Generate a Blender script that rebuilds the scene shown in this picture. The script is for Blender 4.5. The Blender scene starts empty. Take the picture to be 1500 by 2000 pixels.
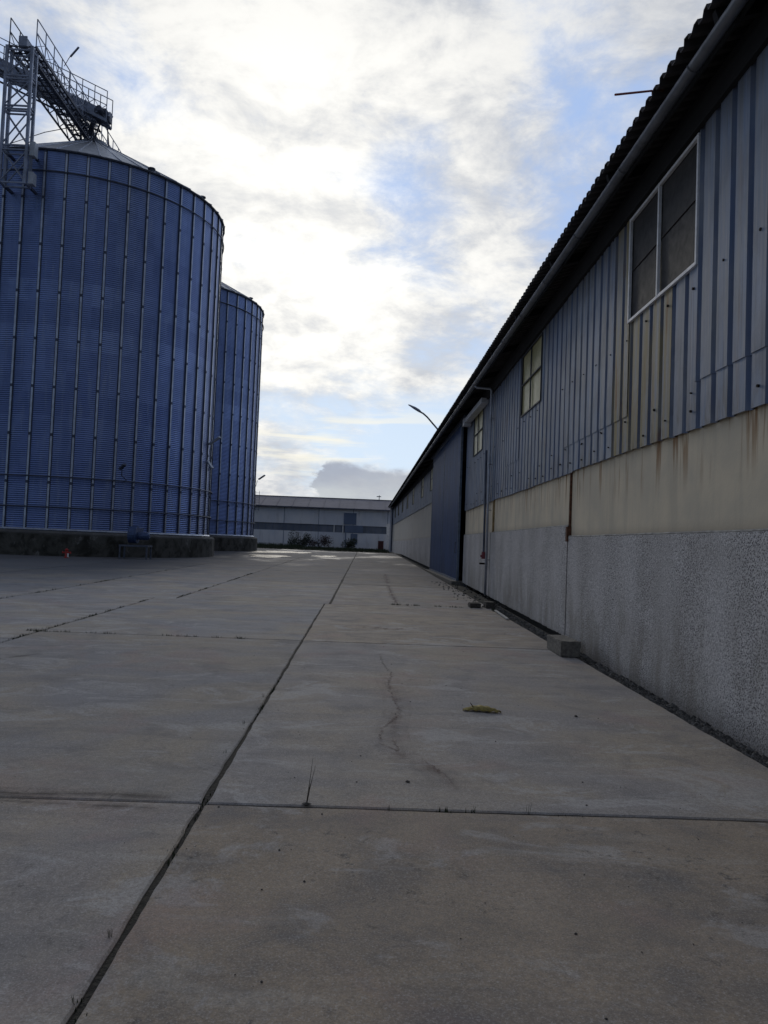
import bpy, bmesh, math, random
import numpy as np
from mathutils import Vector, Matrix
random.seed(7)
rng = np.random.default_rng(7)
R_ = math.radians
SC = bpy.context.scene
COL = SC.collection

# ------------------------------------------------------------------ camera
VX, VY, ROLL, F = 713.3, 1060.0, 0.0396, 1517.0
EYE = 1.55
d = Vector(((VX-750)/F, -(VY-1000)/F, -1.0)).normalized()
up = Vector((ROLL, 1.0, 0.0)); Zc = (up - d*up.dot(d)).normalized(); Xc_ = d.cross(Zc)
cam_d = bpy.data.cameras.new('camera'); cam = bpy.data.objects.new('camera', cam_d); COL.objects.link(cam)
cam.matrix_world = Matrix((Xc_, d, Zc)).to_4x4()
cam.location = (0, 0, EYE)
cam_d.sensor_fit = 'VERTICAL'; cam_d.sensor_height = 24.0; cam_d.lens = 24.0*F/2000.0
cam_d.clip_start = 0.05; cam_d.clip_end = 6000
SC.camera = cam
SC.view_settings.view_transform = 'Standard'; SC.view_settings.look = 'None'
SC.view_settings.gamma = 1.0; SC.view_settings.use_curve_mapping = False
SC.view_settings.exposure = 0.0
SUN_EL, SUN_AZ = R_(20), R_(-4)      # azimuth measured from +Y towards +X

# ------------------------------------------------------------------ node helper
class NT:
    def __init__(s, tree): s.t = tree; s.n = tree.nodes; s.l = tree.links
    def node(s, typ, **kw):
        n = s.n.new(typ)
        for k, v in kw.items(): setattr(n, k, v)
        return n
    def put(s, sock, v):
        if isinstance(v, bpy.types.NodeSocket): s.l.new(v, sock)
        elif v is not None:
            if hasattr(sock, 'default_value'):
                if isinstance(v, (tuple, list)) and len(v) == 3 and sock.type == 'RGBA': v = (*v, 1)
                sock.default_value = v
    def m(s, op, a, b=None, c=None, clamp=False):
        n = s.node('ShaderNodeMath', operation=op, use_clamp=clamp)
        s.put(n.inputs[0], a); s.put(n.inputs[1], b); s.put(n.inputs[2], c)
        return n.outputs[0]
    def v(s, op, a, b=None, sc=None):
        n = s.node('ShaderNodeVectorMath', operation=op)
        s.put(n.inputs[0], a); s.put(n.inputs[1], b)
        if sc is not None: s.put(n.inputs['Scale'], sc)
        return n.outputs['Value'] if op in ('DOT_PRODUCT', 'LENGTH', 'DISTANCE') else n.outputs[0]
    def mix(s, f, a, b, blend='MIX'):
        n = s.node('ShaderNodeMix', data_type='RGBA', blend_type=blend)
        s.put(n.inputs[0], f); s.put(n.inputs[6], a); s.put(n.inputs[7], b)
        return n.outputs[2]
    def noise(s, vec, scale, detail=3, rough=.55, dist=0.0, dim='3D'):
        n = s.node('ShaderNodeTexNoise', noise_dimensions=dim)
        s.put(n.inputs['Vector'], vec); n.inputs['Scale'].default_value = scale
        n.inputs['Detail'].default_value = detail; n.inputs['Roughness'].default_value = rough
        n.inputs['Distortion'].default_value = dist
        return n.outputs[0]
    def voro(s, vec, scale, feat='F1'):
        n = s.node('ShaderNodeTexVoronoi', feature=feat)
        s.put(n.inputs['Vector'], vec); n.inputs['Scale'].default_value = scale
        return n
    def ramp(s, f, lo, hi, a=0.0, b=1.0):
        n = s.node('ShaderNodeMapRange', interpolation_type='SMOOTHSTEP')
        s.put(n.inputs[0], f); s.put(n.inputs[1], lo); s.put(n.inputs[2], hi); s.put(n.inputs[3], a); s.put(n.inputs[4], b)
        return n.outputs[0]
    def sep(s, v):
        n = s.node('ShaderNodeSeparateXYZ'); s.put(n.inputs[0], v); return n.outputs
    def comb(s, x, y, z):
        n = s.node('ShaderNodeCombineXYZ'); s.put(n.inputs[0], x); s.put(n.inputs[1], y); s.put(n.inputs[2], z); return n.outputs[0]
    def pos(s): return s.node('ShaderNodeTexCoord').outputs['Object']
    def gpos(s): return s.node('ShaderNodeNewGeometry').outputs['Position']
    def attr(s, name):
        n = s.node('ShaderNodeAttribute'); n.attribute_name = name; return n.outputs['Fac']

# ------------------------------------------------------------------ world
W = bpy.data.worlds.new('World'); SC.world = W; W.use_nodes = True
w = NT(W.node_tree); w.n.clear()
dirv = w.v('NORMALIZE', w.node('ShaderNodeTexCoord').outputs['Generated'])
dx, dy, dz = w.sep(dirv)[:3]
sky = w.node('ShaderNodeTexSky', sky_type='NISHITA')
sky.sun_disc = False; sky.sun_elevation = SUN_EL; sky.sun_rotation = SUN_AZ
sky.air_density = 1.0; sky.dust_density = 0.6; sky.ozone_density = 2.5
skyc = w.v('SCALE', sky.outputs[0], sc=0.10)
def gauss(px, py, k, sx=1.0, sz=1.0):
    """soft lobe round the sky direction X/Y = px, Z/Y = py (k: tightness)"""
    c = Vector((px, 1, py)).normalized()
    a = w.m('MULTIPLY', w.m('SUBTRACT', dx, c.x), sx); b = w.m('MULTIPLY', w.m('SUBTRACT', dz, c.z), sz)
    e = w.m('SUBTRACT', dy, c.y)
    s2 = w.m('ADD', w.m('ADD', w.m('MULTIPLY', a, a), w.m('MULTIPLY', b, b)), w.m('MULTIPLY', e, e))
    return w.m('EXPONENT', w.m('MULTIPLY', s2, -k))
# cloud sheet seen in perspective
den = w.m('ADD', w.m('MAXIMUM', dz, 0.0), 0.32)
q = w.comb(w.m('DIVIDE', dx, den), w.m('DIVIDE', dy, den), w.m('MULTIPLY', dz, 1.2))
n1 = w.noise(q, 2.3, 7, .58, .25)
n2 = w.noise(q, 6.8, 8, .66, .25)
n3 = w.noise(w.v('ADD', q, (7.3, 2.1, 4.0)), 1.1, 4, .5, .1)
cov = w.m('ADD', w.m('MULTIPLY', n1, .55), w.m('MULTIPLY', n2, .28))
cov = w.m('ADD', cov, w.m('MULTIPLY', n3, .17))
patch = w.m('MULTIPLY', gauss(.045, .45, 190, 1.0, 1.1), -.18)
patch = w.m('ADD', patch, w.m('MULTIPLY', gauss(.31, .55, 130, 1.0, 1.3), -.12))
patch = w.m('ADD', patch, w.m('MULTIPLY', gauss(.05, .145, 60, .8, 2.6), -.26))
patch = w.m('ADD', patch, w.m('MULTIPLY', gauss(.22, .20, 80, 1.0, 1.3), -.06))
patch = w.m('ADD', patch, w.m('MULTIPLY', gauss(-.14, .33, 12), .09))
patch = w.m('ADD', patch, w.m('MULTIPLY', gauss(.25, .72, 160), -.10))
patch = w.m('ADD', patch, w.m('MULTIPLY', gauss(-.37, .60, 160), -.07))
patch = w.m('ADD', patch, w.m('MULTIPLY', gauss(-.05, .72, 200), -.05))
patch = w.m('ADD', patch, w.m('MULTIPLY', gauss(.17, .33, 90), -.03))
patch = w.m('ADD', patch, w.m('MULTIPLY', gauss(.0, .62, 14), .04))
front = w.ramp(dy, -.1, .5)
cmask = w.ramp(w.m('ADD', cov, patch), w.m('MULTIPLY_ADD', front, .025, .36), w.m('MULTIPLY_ADD', front, .03, .53))
glow = gauss(-.10, .36, 5)
glow2 = gauss(-.04, .42, .95)
lum = w.m('ADD', w.m('MULTIPLY', glow, .16), w.m('MULTIPLY', glow2, .55))
lum = w.m('ADD', lum, .165)
shade = w.ramp(w.m('ADD', w.m('MULTIPLY', w.noise(w.v('ADD', q, (5.7, 1.2, 1.0)), 3.2, 7, .6, .3), .55), w.m('MULTIPLY', n2, .45)), .38, .60, .70, 1.13)
shade = w.m('ADD', shade, w.m('MULTIPLY', gauss(-.14, .38, 10), .22))
lum = w.m('MULTIPLY', lum, shade)
ccol = w.mix(w.ramp(lum, .40, 1.02), (.80, .865, 1.0), (1.0, .99, .955))
ccol = w.v('SCALE', ccol, sc=lum)
bluef = (.62, .82, 1.1)
skyc2 = w.mix(w.m('MULTIPLY', front, .93), w.v('MULTIPLY', skyc, bluef), w.mix(w.ramp(dz, .10, .42), (.66, .78, .93), (.41, .56, .87)))
col = w.mix(cmask, skyc2, ccol)
# low yellow-white streaks
st = w.noise(w.comb(w.m('MULTIPLY', dx, 3.0), 0.0, w.m('MULTIPLY', dz, 34.0)), 1.6, 4, .5, .3)
stm = w.m('MULTIPLY', w.ramp(st, .50, .64), gauss(-.04, .12, 90, .55, 1.9))
col = w.mix(w.m('MULTIPLY', stm, .9), col, (1.0, .96, .82))
# grey bank low over the horizon with a ragged top
edge = w.noise(w.comb(w.m('MULTIPLY', dx, 14.0), 3.3, w.m('MULTIPLY', dz, 26.0)), 1.0, 5, .6, .2)
hx = w.m('MULTIPLY', w.ramp(w.m('ADD', dx, w.m('MULTIPLY', w.m('SUBTRACT', edge, .5), .10)), -.078, -.040), w.ramp(dx, .02, .20, 1, .45))
top = w.m('ADD', w.m('MULTIPLY', hx, .040), .058)
top = w.m('ADD', top, w.m('MULTIPLY', w.m('SUBTRACT', edge, .5), .040))
bank = w.ramp(w.m('SUBTRACT', top, dz), -.004, .008)
bank = w.m('MULTIPLY', bank, front)
bankc = w.mix(w.ramp(w.m('ADD', dz, w.m('MULTIPLY', w.m('SUBTRACT', edge, .5), .06)), .05, .10), (.56, .60, .63), (.37, .40, .48))
col = w.mix(w.m('MULTIPLY', bank, .88), col, bankc)
col = w.mix(w.ramp(dz, -.02, -.12), col, (.05, .05, .05))
bg = w.node('ShaderNodeBackground'); w.put(bg.inputs[0], col); bg.inputs[1].default_value = 1.0
wo = w.node('ShaderNodeOutputWorld'); w.l.new(bg.outputs[0], wo.inputs[0])

# ------------------------------------------------------------------ sun (behind thin cloud)
sd = bpy.data.lights.new('sun', 'SUN'); sd.energy = 0.5; sd.angle = R_(14); sd.color = (1.0, .93, .82)
so = bpy.data.objects.new('sun', sd); COL.objects.link(so)
sv = Vector((math.sin(SUN_AZ)*math.cos(SUN_EL), math.cos(SUN_AZ)*math.cos(SUN_EL), math.sin(SUN_EL)))
so.rotation_euler = sv.to_track_quat('Z', 'Y').to_euler(); so.location = (0, 60, 60)

# ------------------------------------------------------------------ mesh helpers
class MB:
    def __init__(s): s.v = []; s.f = []; s.mi = []; s.tone = []; s.cur = 0; s.t = 0.5; s.val = []; s.vy = 0.0
    def face(s, idx): s.f.append(tuple(idx)); s.mi.append(s.cur); s.tone.append(s.t); s.val.append(s.vy)
    def add(s, vs, fs):
        o = len(s.v); s.v.extend([tuple(p) for p in vs])
        for f in fs: s.face([i+o for i in f])
    def quad(s, a, b, c, e): s.add([a, b, c, e], [(0, 1, 2, 3)])
    def box(s, x0, x1, y0, y1, z0, z1, j=0.0):
        vs = [(x, y, z) for x in (x0, x1) for y in (y0, y1) for z in (z0, z1)]
        if j: vs = [tuple(c+random.uniform(-j, j) for c in p) for p in vs]
        s.add(vs, [(0, 1, 3, 2), (4, 6, 7, 5), (0, 4, 5, 1), (2, 3, 7, 6), (0, 2, 6, 4), (1, 5, 7, 3)])
    def bar(s, a, b, wd, ht=None, upv=(0, 0, 1)):
        """rectangular bar from a to b"""
        ht = ht or wd; a = Vector(a); b = Vector(b); dd = (b-a).normalized()
        u = Vector(upv)
        if abs(dd.dot(u)) > .97: u = Vector((1, 0, 0))
        sx = dd.cross(u).normalized(); sy = sx.cross(dd)
        vs = [p + sx*i*wd/2 + sy*k*ht/2 for p in (a, b) for i, k in ((-1, -1), (1, -1), (1, 1), (-1, 1))]
        s.add(vs, [(3, 2, 1, 0), (4, 5, 6, 7)] + [(i, (i+1) % 4, 4+(i+1) % 4, 4+i) for i in range(4)])
    def tube(s, pts, r, n=10, cap=True):
        pts = [Vector(p) for p in pts]; rr = r if isinstance(r, (list, tuple)) else [r]*len(pts)
        o = len(s.v); u = None
        for i, p in enumerate(pts):
            t = (pts[min(i+1, len(pts)-1)] - pts[max(i-1, 0)]).normalized()
            if u is None: u = t.cross(Vector((0, 0, 1)) if abs(t.z) < .9 else Vector((1, 0, 0))).normalized()
            u = (u - t*u.dot(t)).normalized(); v2 = t.cross(u)
            for k in range(n):
                a = 2*math.pi*k/n; s.v.append(tuple(p + (u*math.cos(a)+v2*math.sin(a))*rr[i]))
        for i in range(len(pts)-1):
            for k in range(n): s.face((o+i*n+k, o+i*n+(k+1) % n, o+(i+1)*n+(k+1) % n, o+(i+1)*n+k))
        if cap:
            s.face([o+k for k in range(n)][::-1]); s.face([o+(len(pts)-1)*n+k for k in range(n)])
    def ring(s, r, z, rr, n=96, m=6, c=(0, 0)):
        o = len(s.v)
        for i in range(n):
            a = 2*math.pi*i/n
            for k in range(m):
                b = 2*math.pi*k/m; q_ = r+rr*math.cos(b)
                s.v.append((c[0]+q_*math.sin(a), c[1]-q_*math.cos(a), z+rr*math.sin(b)))
        for i in range(n):
            for k in range(m): s.face((o+i*m+k, o+((i+1) % n)*m+k, o+((i+1) % n)*m+(k+1) % m, o+i*m+(k+1) % m))
    def build(s, name, mats, parent=None, smooth=False, bevel=0):
        me = bpy.data.meshes.new(name); me.from_pydata(s.v, [], s.f); me.update()
        mats = mats if isinstance(mats, (list, tuple)) else [mats]
        for m_ in mats: me.materials.append(m_)
        if len(mats) > 1: me.polygons.foreach_set('material_index', s.mi)
        at = me.attributes.new('tone', 'FLOAT', 'FACE'); at.data.foreach_set('value', s.tone)
        if any(s.val): me.attributes.new('valley', 'FLOAT', 'FACE').data.foreach_set('value', s.val)
        if smooth: me.polygons.foreach_set('use_smooth', [True]*len(me.polygons))
        o = bpy.data.objects.new(name, me); COL.objects.link(o)
        if parent is not None:
            o.parent = parent
            if parent.type == 'EMPTY': o.location = -Vector(parent.location)
        if bevel:
            b = o.modifiers.new('bevel', 'BEVEL'); b.width = bevel; b.segments = 2; b.limit_method = 'ANGLE'
        return o
def thing(name, label, cat, loc=(0, 0, 0), group=None):
    o = bpy.data.objects.new(name, None); COL.objects.link(o); o.location = loc; o.empty_display_size = .3
    return tag(o, label, cat, group)
def tag(o, label, cat, group=None, kind=None):
    o['label'] = label; o['category'] = cat
    if group: o['group'] = group
    if kind: o['kind'] = kind
    return o
def struct(o, label=None, kind='structure'):
    o['kind'] = kind
    if label: o['label'] = label
    return o
def copy_tree(o, parent=None):
    c = o.copy(); COL.objects.link(c); c.parent = parent
    for ch in list(o.children): copy_tree(ch, c)
    return c

# ------------------------------------------------------------------ materials
def newmat(name):
    m = bpy.data.materials.new(name); m.use_nodes = True; t = NT(m.node_tree)
    b = t.n['Principled BSDF']; return m, t, b
def bump(t, b, h, strength=.3, dist=.01):
    n = t.node('ShaderNodeBump'); n.inputs['Strength'].default_value = strength; n.inputs['Distance'].default_value = dist
    t.put(n.inputs['Height'], h); t.l.new(n.outputs[0], b.inputs['Normal'])
def simple(name, c, rough=.6, metal=0.0, var=.18, scale=6.0, c2=None):
    m, t, b = newmat(name); p = t.pos()
    n = t.noise(p, scale, 5, .6)
    c2 = c2 or tuple(x*(1-var*2) for x in c)
    t.put(b.inputs['Base Color'], t.mix(t.ramp(n, .35, .65), c, c2))
    t.put(b.inputs['Roughness'], t.m('MULTIPLY_ADD', n, .25, rough-.12)); b.inputs['Metallic'].default_value = metal
    return m

def mat_concrete():
    m, t, b = newmat('yard_concrete'); p = t.pos(); x, y, z = t.sep(p)[:3]
    tone = t.attr('tone')
    big = t.noise(p, .55, 5, .6, .6); mid = t.noise(p, 2.2, 6, .62, .4); fine = t.noise(p, 34, 4, .7)
    streak = t.noise(t.comb(t.m('MULTIPLY', x, .55), t.m('MULTIPLY', y, 2.4), 0.0), 1.3, 5, .6, .5)
    c = t.mix(t.ramp(big, .36, .66), (.130, .131, .138), (.176, .153, .122))
    c = t.mix(t.m('MULTIPLY', tone, .8), c, t.mix(t.ramp(mid, .3, .7), (.184, .142, .098), (.128, .100, .070)))
    c = t.mix(t.ramp(mid, .50, .70, 0, .5), c, (.088, .083, .082))
    c = t.mix(t.ramp(streak, .53, .68, 0, .35), c, (.080, .076, .076))
    c = t.mix(t.ramp(streak, .32, .45, .3, 0), c, (.225, .215, .195))
    pale = t.noise(t.comb(x, t.m('MULTIPLY', y, 1.6), 5.0), 1.05, 6, .7, .9)
    c = t.mix(t.ramp(pale, .54, .62, 0, .5), c, (.22, .21, .20))
    pink = t.noise(t.comb(x, y, 9.0), .8, 5, .6, .5); c = t.mix(t.ramp(pink, .55, .68, 0, .35), c, (.17, .115, .10))
    lich = t.m('MULTIPLY', t.ramp(t.noise(p, 11, 7, .75, .3), .55, .66), t.ramp(t.noise(p, .8, 4, .6, .4), .46, .58))
    c = t.mix(t.m('MULTIPLY', lich, t.m('MULTIPLY_ADD', tone, .75, .15)), c, (.050, .044, .038))
    sp = t.voro(p, 55); c = t.mix(t.ramp(sp.outputs['Distance'], .10, .22, .35, 0), c, (.07, .068, .065))
    c = t.mix(t.ramp(fine, .42, .62, .30, 0), c, (.075, .07, .066))
    gr_ = t.noise(p, 120, 4, .75); c = t.mix(t.ramp(gr_, .5, .68, 0, .45), c, (.27, .26, .25)); c = t.mix(t.ramp(gr_, .34, .46, .5, 0), c, (.06, .056, .052))
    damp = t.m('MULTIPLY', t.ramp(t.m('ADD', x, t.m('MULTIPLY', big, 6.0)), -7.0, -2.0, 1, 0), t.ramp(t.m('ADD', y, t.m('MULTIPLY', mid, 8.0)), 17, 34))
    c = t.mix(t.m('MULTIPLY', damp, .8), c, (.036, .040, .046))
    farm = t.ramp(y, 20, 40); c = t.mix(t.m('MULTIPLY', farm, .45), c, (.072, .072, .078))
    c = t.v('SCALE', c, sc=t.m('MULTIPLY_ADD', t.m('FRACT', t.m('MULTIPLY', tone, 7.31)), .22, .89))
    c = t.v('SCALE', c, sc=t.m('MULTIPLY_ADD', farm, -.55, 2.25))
    t.put(b.inputs['Base Color'], c)
    wet = t.m('MULTIPLY', t.ramp(y, 28, 50), t.ramp(t.noise(t.comb(t.m('MULTIPLY', x, .22), t.m('MULTIPLY', y, .13), 0.0), 1.0, 4, .55, .4), .52, .64))
    t.put(b.inputs['Roughness'], t.m('SUBTRACT', t.m('MULTIPLY_ADD', mid, .2, .78), t.m('MULTIPLY', wet, .25)))
    t.put(b.inputs['Specular IOR Level'], t.m('MULTIPLY_ADD', wet, .15, .12))
    bump(t, b, t.m('ADD', t.m('MULTIPLY', fine, .5), t.m('MULTIPLY', mid, .6)), .5, .008)
    return m
M_CONC = mat_concrete()
def mat_soil():
    m, t, b = newmat('dark_soil'); p = t.pos()
    n = t.noise(p, 3.0, 6, .65); n2 = t.noise(p, 40, 3, .6)
    c = t.mix(t.ramp(n, .35, .65), (.014, .013, .010), (.028, .025, .018)); c = t.mix(t.ramp(n2, .5, .7, 0, .5), c, (.05, .044, .035))
    t.put(b.inputs['Base Color'], c); b.inputs['Roughness'].default_value = .95; bump(t, b, n2, .8, .02); return m
M_SOIL = mat_soil()
def mat_zinc():
    """old galvanised trapezoid sheet: streaks, per-sheet tone, rust below some fixings"""
    m, t, b = newmat('weathered_zinc_cladding'); p = t.pos(); x, y, z = t.sep(p)[:3]
    tone = t.attr('tone')
    sp = t.comb(x, t.m('MULTIPLY', y, 9.0), t.m('MULTIPLY', z, .55))
    s1 = t.noise(sp, 1.0, 5, .6, .15); s2 = t.noise(t.comb(x, t.m('MULTIPLY', y, 26.0), t.m('MULTIPLY', z, 1.1)), 1.0, 4, .6)
    big = t.noise(p, 1.1, 4, .6, .3); sc = t.voro(p, 70)
    c = t.mix(t.ramp(s1, .36, .64), (.175, .24, .36), (.31, .325, .345))
    c = t.mix(t.ramp(big, .42, .66, 0, .55), c, (.15, .16, .175))
    c = t.mix(t.ramp(s2, .52, .66, 0, .6), c, (.34, .345, .36))
    c = t.mix(t.ramp(s2, .30, .44, .6, 0), c, (.085, .10, .125))
    top = t.m('ADD', z, t.m('MULTIPLY', t.m('SUBTRACT', s1, .5), 1.0)); c = t.mix(t.ramp(top, 5.45, 6.05, 0, .7), c, (.055, .06, .065))  # eaves shade painted into the sheets, darker towards the top
    c = t.mix(t.ramp(sc.outputs['Distance'], .2, .5, .12, 0), c, (.29, .31, .33))
    c = t.mix(t.m('MULTIPLY', t.ramp(tone, .55, 1.0), t.ramp(s1, .30, .62, .25, .95)), c, (.26, .205, .085))
    rust = t.m('MULTIPLY', t.ramp(t.noise(t.comb(x, t.m('MULTIPLY', y, 5.0), t.m('MULTIPLY', z, .9)), 1.0, 4, .62), .57, .68), t.ramp(tone, .3, .9, .30, 1.0))
    c = t.mix(t.m('MULTIPLY', rust, .85), c, (.20, .10, .04))
    low = t.m('MULTIPLY', t.ramp(z, 2.9, 3.5, 1, 0), t.ramp(t.noise(t.comb(x, t.m('MULTIPLY', y, 6.0), t.m('MULTIPLY', z, 1.5)), 1.0, 5, .65), .48, .62)); c = t.mix(t.m('MULTIPLY', low, .6), c, (.12, .10, .075))
    vly = t.attr('valley'); c = t.mix(t.m('MULTIPLY', vly, t.ramp(t.noise(t.comb(x, t.m('MULTIPLY', y, 2.2), t.m('MULTIPLY', z, .8)), 1.0, 4, .6), .34, .62, .05, .70)), c, (.068, .108, .215))  # blue sky reflection painted into the rib valleys
    c = t.mix(t.ramp(tone, 0.0, .35, .30, 0), c, (.13, .17, .27))
    t.put(b.inputs['Base Color'], c); b.inputs['Metallic'].default_value = .15
    t.put(b.inputs['Roughness'], t.m('MULTIPLY_ADD', s1, .25, .48))
    bump(t, b, t.m('ADD', big, t.m('MULTIPLY', s2, .1)), .35, .03); return m
M_ZINC = mat_zinc()
def mat_silo():
    m, t, b = newmat('galvanised_silo_steel'); p = t.pos(); x, y, z = t.sep(p)[:3]
    tone = t.attr('tone')
    n = t.noise(p, .8, 4, .6, .3); n2 = t.noise(t.comb(t.m('MULTIPLY', x, 4), t.m('MULTIPLY', y, 4), t.m('MULTIPLY', z, .5)), 1.0, 4, .6)
    c = t.mix(tone, (.16, .22, .45), (.27, .36, .64))
    c = t.mix(t.ramp(n, .4, .66, 0, .45), c, (.14, .20, .39))
    c = t.mix(t.ramp(n2, .52, .7, 0, .35), c, (.33, .40, .56))
    t.put(b.inputs['Base Color'], c); b.inputs['Metallic'].default_value = .80
    t.put(b.inputs['Roughness'], t.m('MULTIPLY_ADD', n, .2, .26)); return m
M_SILO = mat_silo()
M_STIFF = simple('stiffener_steel', (.50, .55, .66), .38, .5, .12, 3.0)
M_SPLICE_SHADE = simple('splice_steel_rib_shade', (.075, .09, .135), .6, .3, .1, 3.0)
M_CONE = simple('silo_roof_steel', (.34, .36, .40), .45, .4, .12, 1.2)
M_GALV = simple('dull_galvanised_steel', (.32, .36, .46), .5, .4, .15, 2.5)
M_DSTEEL = simple('dark_painted_steel', (.10, .115, .16), .6, .2, .2, 3.0)
M_LBOX = simple('pale_grey_metal', (.50, .54, .60), .5, .1, .1, 5.0)
M_BLUEST = simple('blue_blower_paint', (.06, .10, .22), .45, .2, .2, 9.0)
M_RED = simple('faded_red_paint', (.45, .035, .03), .5, 0, .15, 12.0)
M_MAROON = simple('maroon_red_paint', (.22, .03, .045), .5, 0, .15, 12.0)
M_RUST = simple('rusty_steel', (.16, .07, .04), .85, .1, .25, 14.0)
M_GUTTER = simple('grey_gutter_zinc', (.20, .21, .23), .42, .4, .15, 4.0)
M_PIPE = simple('pale_downpipe_zinc', (.46, .48, .54), .4, .35, .12, 4.0)
M_BOLT = simple('rusted_bolt', (.030, .020, .016), .9, .1, .2, 30.0)
M_ROOF = simple('dark_fibre_cement', (.075, .070, .072), .9, 0, .18, 2.5)
M_FRAME = simple('white_window_frame', (.85, .85, .86), .5, 0, .08, 9.0)
M_DFRAME = simple('dark_window_frame', (.045, .05, .055), .6, 0, .1, 9.0)
M_RAILBOX = simple('pale_rail_cover', (.70, .70, .72), .5, .2, .1, 3.0)
M_WHITE = simple('whitewashed_wall', (.75, .75, .75), .8, 0, .08, 3.0)
M_BLOCK = simple('old_concrete_block', (.20, .185, .16), .95, 0, .2, 22.0)
M_DBLOCK = simple('damp_dark_block', (.085, .075, .066), .95, 0, .2, 22.0)
M_BATTEN = simple('pale_wood_batten', (.48, .47, .44), .8, 0, .1, 20.0)
M_LEAF = simple('dry_yellow_leaf', (.34, .26, .07), .75, 0, .22, 22.0)
M_WEED = simple('weed_green', (.035, .050, .018), .8, 0, .2, 10.0)
M_DRYWEED = simple('dry_weed_stem', (.060, .045, .032), .85, 0, .2, 20.0)
M_BUSH = simple('bush_foliage', (.030, .042, .022), .75, 0, .3, 1.5)
M_BUSH2 = simple('reddish_bush_foliage', (.060, .035, .032), .75, 0, .3, 1.5)
M_DARKIN = simple('dark_interior_eaves_shade', (.02, .02, .022), .95, 0, .1, 1.0)
M_CLEAR = simple('lamp_glass', (.5, .52, .5), .2, 0, .05, 3.0)

def mat_plaster():
    m, t, b = newmat('beige_plaster'); p = t.pos(); x, y, z = t.sep(p)[:3]
    n = t.noise(p, .9, 5, .6, .3); st = t.noise(t.comb(x, t.m('MULTIPLY', y, 2.6), t.m('MULTIPLY', z, .28)), 1.0, 5, .6, .1)
    st2 = t.noise(t.comb(x, t.m('MULTIPLY', y, 7.5), t.m('MULTIPLY', z, .5)), 1.0, 4, .6)
    c = t.mix(t.ramp(n, .36, .66), (.70, .60, .44), (.58, .51, .39))
    c = t.mix(t.ramp(st, .46, .66, 0, .5), c, (.46, .41, .32))
    far = t.ramp(y, 42, 46); c = t.mix(t.m('MULTIPLY', far, .55), c, (.42, .42, .41))
    ztop = t.m('MULTIPLY_ADD', far, 1.15, 2.86)
    drop = t.ramp(t.m('SUBTRACT', ztop, z), 0.02, .75, 1.0, 0.0)
    rust = t.m('MULTIPLY', t.ramp(st2, .53, .66), drop)
    c = t.mix(t.m('MULTIPLY', rust, .9), c, (.26, .13, .045))
    low = t.ramp(t.m('SUBTRACT', z, t.m('MULTIPLY_ADD', t.m('GREATER_THAN', y, 12.9), .19, 1.78)), 0.0, .16, .35, 0)
    c = t.mix(low, c, (.33, .26, .19))
    t.put(b.inputs['Base Color'], c); b.inputs['Roughness'].default_value = .9
    bump(t, b, t.noise(p, 25, 4, .6), .25, .01); return m
M_PLAST = mat_plaster()
def mat_roughcast():
    m, t, b = newmat('grey_roughcast'); p = t.pos(); x, y, z = t.sep(p)[:3]
    g = t.noise(p, 42, 4, .75); v1 = t.voro(p, 58); big = t.noise(p, .8, 5, .62, .4); st = t.noise(t.comb(x, t.m('MULTIPLY', y, 2.2), t.m('MULTIPLY', z, .7)), 1.0, 5, .6, .2)
    c = t.mix(t.ramp(g, .40, .60), (.39, .37, .36), (.68, .65, .63))
    c = t.mix(t.m('MULTIPLY', t.ramp(v1.outputs['Distance'], .30, .46, 1, 0), t.ramp(t.sep(v1.outputs['Color'])[0], .46, .56, 0, 1.0)), c, (.035, .033, .036))
    v2 = t.voro(p, 95); c = t.mix(t.m('MULTIPLY', t.ramp(v2.outputs['Distance'], .25, .42, 1, 0), t.ramp(t.sep(v2.outputs['Color'])[1], .6, .7, 0, .6)), c, (.62, .61, .60))
    c = t.mix(t.ramp(big, .42, .64, 0, .35), c, (.31, .285, .26))
    damp = t.m('MULTIPLY', t.ramp(st, .42, .62), t.ramp(z, .25, 1.35, 1.0, .1))
    c = t.mix(t.m('MULTIPLY', damp, .5), c, (.20, .175, .135))
    c = t.mix(t.ramp(t.m('ADD', z, t.m('MULTIPLY', big, .3)), .12, .42, .45, 0), c, (.10, .09, .08))
    t.put(b.inputs['Base Color'], c); b.inputs['Roughness'].default_value = .95
    bump(t, b, t.m('ADD', g, t.m('MULTIPLY', v1.outputs['Distance'], .4)), .6, .018); return m
M_ROUGH = mat_roughcast()
def mat_glass(name, c1, c2, rough, seam=True):
    m, t, b = newmat(name); p = t.pos(); x, y, z = t.sep(p)[:3]
    n = t.noise(p, 1.6, 5, .65, .4); n2 = t.noise(p, 9, 4, .6)
    c = t.mix(t.ramp(n, .35, .68), c1, c2); c = t.mix(t.ramp(n2, .5, .7, 0, .3), c, tuple(v*.6 for v in c1))
    t.put(b.inputs['Base Color'], c); t.put(b.inputs['Roughness'], t.m('MULTIPLY_ADD', n2, .3, rough)); b.inputs['Specular IOR Level'].default_value = .3
    return m
M_GLASS = mat_glass('dusty_dark_glass', (.016, .015, .015), (.034, .031, .029), .45)
M_YPANE = mat_glass('yellowed_plastic_pane', (.40, .37, .18), (.55, .50, .28), .22)
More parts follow.
